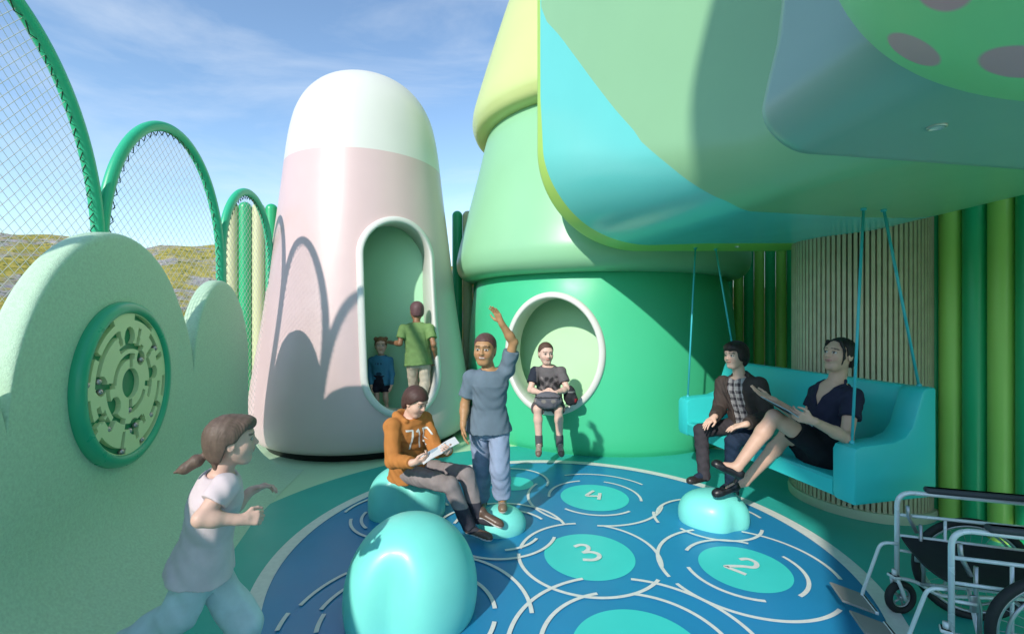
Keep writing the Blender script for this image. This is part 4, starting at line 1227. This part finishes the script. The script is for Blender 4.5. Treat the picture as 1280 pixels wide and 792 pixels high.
nt_ = m_.node_tree; n_ = nt_.nodes.new('ShaderNodeTexVoronoi'); n_.inputs['Scale'].default_value = 11; n_.distance = 'CHEBYCHEV'
tc_ = [n for n in nt_.nodes if n.type == 'TEX_COORD'][0]; nt_.links.new(tc_.outputs['Object'], n_.inputs['Vector'])
r_ = nt_.nodes.new('ShaderNodeValToRGB'); r_.color_ramp.interpolation = 'CONSTANT'
for k_, (ps_, c_) in enumerate(((0, (.62, .64, .66, 1)), (.45, (.26, .31, .34, 1)), (.6, (.30, .40, .48, 1)), (.75, (.60, .62, .64, 1)))):
    e_ = r_.color_ramp.elements[k_] if k_ < 2 else r_.color_ramp.elements.new(ps_)
    e_.position = ps_; e_.color = c_
nt_.links.new(n_.outputs['Color'], r_.inputs[0]); mx_ = [n for n in nt_.nodes if n.type == 'MIX'][0]; nt_.links.new(r_.outputs[0], mx_.inputs['A'])
M['page'] = m_
boy_reading()

def boy_waving():
    f = nrm([-.14, -1, 0]); r = rightof(f); neck = at(612, 461, 3.86); pel = at(611, 532, 3.93)
    J = dict(neck=neck, pelvis=pel, shR=at(589, 472, 3.85), shL=at(633, 463, 3.88), elR=at(581, 505, 3.87), wrR=at(579, 530, 3.78), elL=at(642, 428, 3.84), wrL=at(627, 404, 3.78),
             hipR=pel+r*.088, hipL=pel-r*.088, knR=at(603, 576, 4.05), anR=V3(-.285, 4.25, .10), toeR=V3(-.305, 4.12, .035), knL=at(625, 585, 3.86), anL=at(628, 622, 3.92), toeL=V3(-.075, 3.76, .222))
    p = Person('boy in a blue grey tee standing with one arm raised on a low dome', J, .93, (.43, .23, .11), .0058, (-.1, 3.95, .2))
    p.head(at(606, 436, 3.84), nrm([-.2, -1, -.05]), (.03, 0, 1), .262)
    p.hands(R=dict(aim=V3(.0, -.25, -1), palm=V3(.9, .1, 0), curl=.45), L=dict(aim=V3(-.45, -.1, 1), palm=V3(-.7, -.7, -.1), curl=.25, thumb=.1))
    p.body(brow=(.05, .03, .02), smile=True, teeth=True, lips=(.35, .13, .10), jaw=1.06)
    p.hair((.10, .05, .045), front=.26, nape=-.28, side=.0, thick=.02, wave=0)
    p.garment('trousers', lambda F: trousers(p, F, .084, .084, .018, .90), (.27, .33, .46), 'denim', (.0035, 30, .9))
    def tee(F):
        shirt(p, F, .70, .018, .10, .068, hem=.012)
    p.garment('shirt', tee, (.135, .18, .225), 'cloth', (.003, 27, .6))
    for d in 'RL': p.shoe(d, (.20, .14, .09), sole=(.70, .64, .56), L=.29, trim=(.6, .5, .38))
boy_waving()

def boy_porthole():
    f = nrm([.02, -1, 0]); r = rightof(f); neck = at(685, 457, 5.72); pel = at(686, 501, 5.83)
    J = dict(neck=neck, pelvis=pel, shR=at(669, 464.5, 5.7), shL=at(701, 464.5, 5.7), elR=at(663, 487, 5.60), wrR=at(677, 491, 5.42), elL=at(709, 486, 5.60), wrL=at(694, 491, 5.42),
             hipR=pel+r*.085, hipL=pel-r*.085, knR=at(672, 511, 5.46), anR=at(674, 556, 5.48), toeR=at(673, 568.5, 5.34), knL=at(698, 511, 5.46), anL=at(700, 556, 5.48), toeL=at(702, 568.5, 5.34))
    p = Person('boy in a dark grey tee and shorts sitting in the round porthole', J, .92, (.72, .47, .38), .0068, (.44, 5.75, .6))
    p.head(at(682.5, 441, 5.70), nrm([.25, -1, -.12]), (0, 0, 1), .262)
    p.hands(R=dict(aim=V3(.9, -.1, -.1), palm=V3(0, .9, -.2), curl=.5), L=dict(aim=V3(-.9, -.1, .05), palm=V3(0, .9, -.2), curl=.5))
    p.body(brow=(.13, .07, .05))
    p.hair((.10, .055, .04), front=.30, nape=-.30, side=.04, thick=.022, wave=0)
    p.garment('shorts', lambda F: shorts(p, F, .97, .02, .092), (.10, .085, .085), 'denim', (.003, 40, .4))
    def col(V):
        d = V-p.top; a = d@p.side; z = d@p.up; C = np.tile(np.array([.135, .12, .125]), (len(V), 1))
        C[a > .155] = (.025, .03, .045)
        front = (V[:, 1] < p.top[1]-.02)
        m = front & (np.abs(a) < .12) & (z < -.10) & (z > -.30); w = np.sin(a*55)*np.sin(z*48+1.5*np.sin(a*30)); C[m & (w > .15)] = (.045, .042, .045); C[m & (w < -.6)] = (.25, .22, .22)
        return C
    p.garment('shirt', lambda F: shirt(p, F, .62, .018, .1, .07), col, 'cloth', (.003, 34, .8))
    for d in 'LR':
        p.garment('sock', lambda F: F.cap(J['an'+d]+(J['kn'+d]-J['an'+d])*.24, J['an'+d]-V3(0, 0, .02), .046, .044, .004, flat=True), (.10, .10, .11), 'cloth', None)
    for d in 'RL': p.shoe(d, (.17, .12, .09), sole=(.55, .48, .40), up=V3(0, -.55, 1), L=.235, trim=(.5, .42, .36))
    # bag on his lap, backpack behind him
    F = Field(at(684, 500, 5.42)-.3, at(684, 500, 5.42)+.3, .007); c = at(685, 500, 5.40)
    F.ell(c, (.165, .075, .105), None, 0); F.cap(c+V3(-.11, -.05, .035), c+V3(.11, -.05, .035), .02, .02, .01)
    F.wrinkle(.003, 40, 2); V, Q = F.mesh()
    C = np.tile(np.array([.13, .125, .145]), (len(V), 1)); q = V-c; C[(np.abs(q[:, 2]-.04) < .008)] = (.03, .03, .035); C[(np.abs(np.sin(q[:, 0]*28)*np.cos(q[:, 2]*30)) > .75) & (q[:, 2] < .02)] = (.25, .22, .2)
    tag(new_obj('waist_bag', V, Q, M['cloth'], col=C), 'grey patterned waist bag on the lap of the boy in the porthole', 'bag')
    c = at(712, 494, 5.62); F = Field(c-.3, c+.3, .008); F.ell(c, (.075, .08, .125), None, 0); F.ell(c+V3(.05, -.02, -.04), (.045, .06, .07), None, .015); F.wrinkle(.003, 40, 1); V, Q = F.mesh()
    q = V-c; C = np.tile(np.array([.03, .03, .035]), (len(V), 1)); C[(q[:, 0] > .055) & (np.abs(q[:, 2]+.05) < .025)] = (.35, .02, .03); C[np.abs(q[:, 2]-.055) < .008] = (.2, .2, .2)
    tag(new_obj('backpack', V, Q, M['cloth'], col=C), 'small black and red backpack beside the boy in the porthole', 'backpack')
boy_porthole()

def boy_doorway():
    f = nrm([-.35, 1, 0]); r = rightof(f); neck = at(520, 403, 6.200); pel = at(523, 452, 6.180)
    J = dict(neck=neck, pelvis=pel, shR=at(537, 410, 6.180), shL=at(504, 411, 6.140), elR=at(542, 430, 6.080), wrR=at(545, 447, 6.230), elL=at(500, 429, 6.080), wrL=at(489, 428, 6.260),
             hipR=pel+r*.085, hipL=pel-r*.085, knR=at(531, 480, 6.200), anR=at(524, 504, 5.930), toeR=at(527, 512, 5.980), knL=at(517, 481, 6.330), anL=at(517, 509, 6.330), toeL=V3(-1.40, 6.47, .535))
    p = Person('boy in a green tee running inside the cone house seen from behind', J, .85, (.30, .15, .08), .0075, (-1.32, 6.28, .5))
    p.head(at(521, 388.5, 6.230), nrm([-.45, 1, -.05]), (0, 0, 1), .255)
    p.hands(R=dict(aim=V3(-.1, .3, -1), palm=V3(-.8, 0, 0), curl=.7), L=dict(aim=V3(-.8, .5, .1), palm=V3(.2, .5, -.8), curl=.6))
    p.body()
    p.hair((.12, .06, .065), front=.25, nape=-.30, side=.02, thick=.03, wave=0)
    p.garment('trousers', lambda F: trousers(p, F, .070, .074, .014), (.58, .50, .40), 'denim', (.003, 34, .6))
    p.garment('shirt', lambda F: shirt(p, F, .66, .018, .06, .072, hem=.018), (.17, .28, .10), 'cloth', (.003, 30, 1.6))
    for d in 'RL': p.shoe(d, (.35, .3, .25), up=V3(0, 0, 1) if d == 'L' else V3(.1, .7, .6), L=.25)
boy_doorway()

def toddler_doorway():
    f = nrm([.25, -1, 0]); r = rightof(f); neck = at(476, 443.5, 6.35); pel = at(476, 480, 6.37)
    J = dict(neck=neck, pelvis=pel, shR=at(464.5, 450, 6.36), shL=at(487.5, 450, 6.34), elR=at(462.5, 467, 6.37), wrR=at(464, 482, 6.30), elL=at(490, 467, 6.35), wrL=at(489, 482, 6.29),
             hipR=pel+r*.062, hipL=pel-r*.062, knR=at(471, 496, 6.34), anR=V3(-1.87, 6.36, .57), toeR=V3(-1.86, 6.26, .53), knL=at(482, 496, 6.34), anL=V3(-1.73, 6.36, .57), toeL=V3(-1.71, 6.26, .53))
    p = Person('small girl in a blue long sleeved top standing inside the doorway', J, .60, (.66, .42, .34), .0068, (-1.8, 6.36, .5))
    p.head(at(476, 431.5, 6.34), nrm([.3, -1, 0]), (0, 0, 1), .225)
    p.hands(R=dict(aim=V3(.1, -.2, -1), palm=V3(.9, 0, 0), curl=.4), L=dict(aim=V3(-.1, -.2, -1), palm=V3(-.9, 0, 0), curl=.4))
    p.body(smile=True, brow=(.2, .1, .06))
    def buns(s, F, h):
        for q in (1, -1): F.ell(s.hp(.30*q, -.08, .40), np.array([.13, .13, .13])*h, None, .01)
    p.hair((.20, .10, .05), front=.28, nape=-.30, side=-.02, thick=.04, extra=buns)
    p.garment('shorts', lambda F: shorts(p, F, .62, .016, .10), (.02, .02, .035), 'denim', (.002, 40, .4))
    def col(V):
        d = V-p.top; a = d@p.side; z = d@p.up; C = np.tile(np.array([.06, .22, .36]), (len(V), 1)); fr = V[:, 1] < p.top[1]-.03
        C[fr & (np.hypot((a)/.04, (z+.25)/.025) < 1)] = (.02, .05, .09); C[fr & (np.abs(z+.11) < .014) & (np.abs(a) < .05) & (np.sin(a*160) > -.2)] = (.03, .07, .12); return C
    p.garment('shirt', lambda F: shirt(p, F, off=.014, t0=.10, long=True), col, 'cloth', (.002, 34, .8))
    for d in 'RL': p.shoe(d, (.55, .5, .5), L=.25)
toddler_doorway()

def man_bench():
    f = nrm([-.97, -.30, 0]); r = rightof(f); neck = at(924, 470, 4.33); pel = at(938, 531, 4.36)
    J = dict(neck=neck, pelvis=pel, shR=at(904, 479, 4.47), shL=at(949, 481, 4.17), elR=at(899, 512, 4.45), wrR=at(893, 521, 4.20), elL=at(960, 520, 4.12), wrL=at(932, 530, 3.95),
             hipR=pel+r*.09+V3(0, 0, -.015), hipL=pel-r*.09+V3(0, 0, -.015), knR=at(876, 538, 4.33), anR=at(880, 592, 4.28), toeR=at(861, 601, 4.22), knL=at(916, 552, 4.02), anL=at(914, 605, 4.15), toeL=at(893, 617, 4.04))
    p = Person('young man in a dark jacket and plaid shirt sitting on the hanging bench', J, .93, (.70, .44, .33), .0058, (2.1, 4.4, .68))
    p.head(at(919, 444, 4.31), nrm([-.93, -.38, -.02]), (0, 0, 1), .24)
    p.hands(R=dict(aim=V3(-.75, -.35, -.35), palm=V3(-.1, 0, -1), curl=.35), L=dict(aim=V3(-.85, .25, -.25), palm=V3(0, .2, -1), curl=.3))
    p.body(brow=(.03, .02, .02))
    def mop(s, F, h):
        ax = [s.H[1], s.H[2], s.H[3]]
        F.ell(s.hp(0, .20, .32), np.array([.32, .24, .17])*h, ax, .02)
        for q in (1, -1): F.ell(s.hp(.33*q, .02, .02), np.array([.09, .17, .22])*h, ax, .02)
    p.hair((.022, .014, .013), front=.22, nape=-.40, side=-.14, thick=.09, extra=mop, wave=.05)
    p.garment('trousers', lambda F: trousers(p, F, .056, .066, .010, 1.12), lambda V: np.where((((V-p.bot)@r) < 0)[:, None], np.array([[.018, .032, .062]]), np.array([[.05, .043, .05]])), 'denim', (.003, 40, .3))
    def plaid(V):
        d = V-p.top; a = d@p.side; z = d@p.up; C = np.tile(np.array([.34, .31, .30]), (len(V), 1)); m1 = np.sin(a*105) > .25; m2 = np.sin(z*95) > .25
        C[m1 ^ m2] = (.13, .115, .12); C[m1 & m2] = (.028, .026, .03); C[np.abs(np.sin(a*52)) < .10] = (.5, .47, .45); return C
    p.garment('plaid_shirt', lambda F: shirt(p, F, .3, .012, .08, .06), plaid, 'cloth', (.0022, 34, .8))
    def jacket(F):
        shirt(p, F, off=.028, t0=.10, long=True, hem=.01, neck=.06)
        n = p.top; F.chain([n+r*.07+f*.045-V3(0, 0, .02), n+r*.075-f*.03+V3(0, 0, .02), n-f*.08+V3(0, 0, .025), n-r*.075-f*.03+V3(0, 0, .02), n-r*.07+f*.045-V3(0, 0, .02)], [.016, .022, .024, .022, .016], .01)
        o = p.top; sd, up, fr = p.side, p.up, p.front
        def open_(X, Y, Z):
            a = (X-o[0])*sd[0]+(Y-o[1])*sd[1]+(Z-o[2])*sd[2]; z = (X-o[0])*up[0]+(Y-o[1])*up[1]+(Z-o[2])*up[2]; y = (X-o[0])*fr[0]+(Y-o[1])*fr[1]+(Z-o[2])*fr[2]
            return np.minimum(.062+.05*np.minimum(0, z)-np.abs(a)+.02, y-.01).astype(np.float32)
        F.cut(open_, .006)
    p.garment('jacket', jacket, (.062, .046, .040), 'cloth', (.003, 36, 1.9))
    for d in 'RL': p.shoe(d, (.03, .022, .022), sole=(.035, .03, .03), L=.27); sock(p, d, (.02, .03, .055))
man_bench()

def woman_bench():
    f = nrm([-.97, -.12, 0]); r = rightof(f); neck = at(1046, 477, 3.47); pel = at(1026, 562, 3.55)
    J = dict(neck=neck, pelvis=pel, shR=at(1023, 491, 3.62), shL=at(1066, 496, 3.32), elR=at(1008, 527, 3.60), wrR=at(966, 500, 3.50), elL=at(1058, 547, 3.20), wrL=at(1017, 526, 3.12),
             hipR=pel+r*.095+V3(0, 0, -.01), hipL=pel-r*.095+V3(0, 0, -.01), knR=at(984, 543, 3.66), anR=at(931, 602, 3.86), toeR=at(893, 617, 3.84), knL=at(968, 521, 3.42), anL=at(921, 584, 3.44), toeL=at(893, 579, 3.45))
    p = Person('woman in a navy blouse and black skirt sitting cross legged on the hanging bench', J, 1.0, (.60, .36, .26), .0058, (2.4, 3.5, .68))
    p.head(at(1049, 443, 3.45), nrm([-.96, -.22, .20]), (.1, 0, 1), .255)
    p.hands(R=dict(aim=V3(-.9, .1, .45), palm=V3(.1, -.35, .9), curl=.15, spread=.3, thumb=.1), L=dict(aim=V3(-.85, .25, .25), palm=V3(.0, .75, .3), curl=.8))
    p.body(brow=(.04, .025, .02), lips=(.45, .17, .15), jaw=.93, smile=True)
    def bun(s, F, h):
        ax = [s.H[1], s.H[2], s.H[3]]
        F.ell(s.hp(0, -.52, -.10), np.array([.17, .15, .17])*h, ax, .012)
        for q in (1, -1): F.chain([s.hp(.22*q, .26, .34), s.hp(.315*q, .19, .12), s.hp(.315*q, .15, -.10), s.hp(.28*q, .16, -.30)], np.array([.05, .035, .028, .012])*h, .012)
    p.hair((.016, .012, .012), front=.36, nape=-.32, side=-.02, thick=.03, extra=bun, wave=.015)
    def skirt(F):
        b = p.bot-p.up*.11; q = b+(p.top-b)*.42; F.loft(b, q, p.side, [(0, .14, .11), (.4, .178, .132), (1, .148, .112)], .03, .012)
        for d in 'LR': hp, kn = J['hip'+d], J['kn'+d]; F.cap(hp, hp+(kn-hp)*.66, .098, .083, .06, flat=True)
    p.garment('skirt', skirt, (.010, .010, .014), 'cloth', (.002, 30, .4))
    def blouse(F):
        shirt(p, F, .52, .014, .16, .064, neck=.055)
        n = p.top
        for q in (1, -1): F.chain([n-f*.065+V3(0, 0, .012), n+r*.062*q-f*.01+V3(0, 0, .01), n+r*.075*q+f*.075-V3(0, 0, .045), n+r*.055*q+f*.115-V3(0, 0, .10)], [.014, .017, .018, .008], .008)
        o = p.top; sd, up, fr = p.side, p.up, p.front
        def vee(X, Y, Z):
            a = (X-o[0])*sd[0]+(Y-o[1])*sd[1]+(Z-o[2])*sd[2]; z = (X-o[0])*up[0]+(Y-o[1])*up[1]+(Z-o[2])*up[2]; y = (X-o[0])*fr[0]+(Y-o[1])*fr[1]+(Z-o[2])*fr[2]
            return np.minimum((z+.21)*.36-np.abs(a), y+.0).astype(np.float32)
        F.cut(vee, .005)
    p.garment('blouse', blouse, (.022, .022, .045), 'cloth', (.003, 34, 1.1))
    p.shoe('R', (.010, .009, .011), sole=None, L=.245, heel=.055, low=True, up=V3(-.25, 0, 1)); p.shoe('L', (.010, .009, .011), sole=None, L=.245, heel=.055, low=True, up=V3(.5, 0, 1))
    a = at(968, 506, 3.47); b = at(1006, 526, 3.14); u = nrm(b-a); v = nrm(V3(-.45, -.3, .25)); v = nrm(v-u*(v@u)); w = np.cross(u, v); c = (a+b)/2
    o = MB().box(c+v*.03, (.33, .21, .006), [u, v, w], .0025).build('clipboard', M['paper']); tag(o, 'pale blue grey sheet held by the woman on the hanging bench', 'sheet')
mk('paper', (.34, .46, .52), .5)
woman_bench()
# ================================================================== light, sky, camera
AZ, EL = math.radians(29), math.radians(30.5)
TRAVEL = (math.sin(AZ)*math.cos(EL), math.cos(AZ)*math.cos(EL), -math.sin(EL))
def light():
    sd = bpy.data.lights.new('sun', 'SUN'); sd.energy = 3.1; sd.angle = math.radians(.9); sd.color = (1, .95, .86)
    so = bpy.data.objects.new('sun', sd); COL.objects.link(so)
    so.rotation_euler = Vector(TRAVEL).to_track_quat('-Z', 'Y').to_euler(); so.location = (-6, -9, 9)
    w = bpy.data.worlds.new('World'); SC.world = w; w.use_nodes = True
    nt = w.node_tree; N = nt.nodes; L = nt.links; bg = N['Background']
    sk = N.new('ShaderNodeTexSky'); sk.sky_type = 'NISHITA'; sk.sun_disc = False
    sk.sun_elevation = EL; sk.sun_rotation = PI+AZ; sk.air_density = 1.0; sk.dust_density = .1; sk.ozone_density = 1.6
    tc = N.new('ShaderNodeTexCoord')
    mp = N.new('ShaderNodeMapping'); mp.inputs['Scale'].default_value = (1.2, 1.2, 4.2); mp.inputs['Rotation'].default_value = (.1, .32, .3)
    L.new(tc.outputs['Generated'], mp.inputs['Vector'])
    no = N.new('ShaderNodeTexNoise'); no.inputs['Scale'].default_value = 1.5; no.inputs['Detail'].default_value = 9; no.inputs['Roughness'].default_value = .58; no.inputs['Distortion'].default_value = .7
    L.new(mp.outputs[0], no.inputs['Vector'])
    rp = N.new('ShaderNodeValToRGB'); e = rp.color_ramp.elements; e[0].position = .47; e[0].color = (0, 0, 0, 1); e[1].position = .80; e[1].color = (1, 1, 1, 1)
    L.new(no.outputs['Fac'], rp.inputs[0])
    mu = N.new('ShaderNodeMath'); mu.operation = 'MULTIPLY'; mu.inputs[1].default_value = .45; L.new(rp.outputs[0], mu.inputs[0])
    mx = N.new('ShaderNodeMix'); mx.data_type = 'RGBA'; mx.inputs['B'].default_value = (6.8, 7.2, 7.6, 1)
    L.new(mu.outputs[0], mx.inputs['Factor']); 
    sm = N.new('ShaderNodeMix'); sm.data_type = 'RGBA'; sm.blend_type = 'MULTIPLY'; sm.inputs['Factor'].default_value = 1; sm.inputs['B'].default_value = (1.52, 1.60, 1.60, 1)
    L.new(sk.outputs[0], sm.inputs['A']); L.new(sm.outputs['Result'], mx.inputs['A']); L.new(mx.outputs['Result'], bg.inputs['Color'])
    bg.inputs['Strength'].default_value = .115
light()
cd = bpy.data.cameras.new('camera'); cam = bpy.data.objects.new('camera', cd); COL.objects.link(cam)
cam.location = (0, 0, 1.8); cam.rotation_euler = (PI/2, 0, 0)
cd.sensor_width = 36; cd.lens = 575/1280*36; cd.clip_start = .05; cd.clip_end = 5000
SC.camera = cam
SC.view_settings.view_transform = 'Standard'
try: SC.view_settings.look = 'None'
except Exception: pass
SC.view_settings.exposure = .42; SC.view_settings.gamma = 1
SC.cycles.max_bounces = 8; SC.cycles.diffuse_bounces = 4; SC.cycles.glossy_bounces = 3
SC.cycles.use_denoising = True
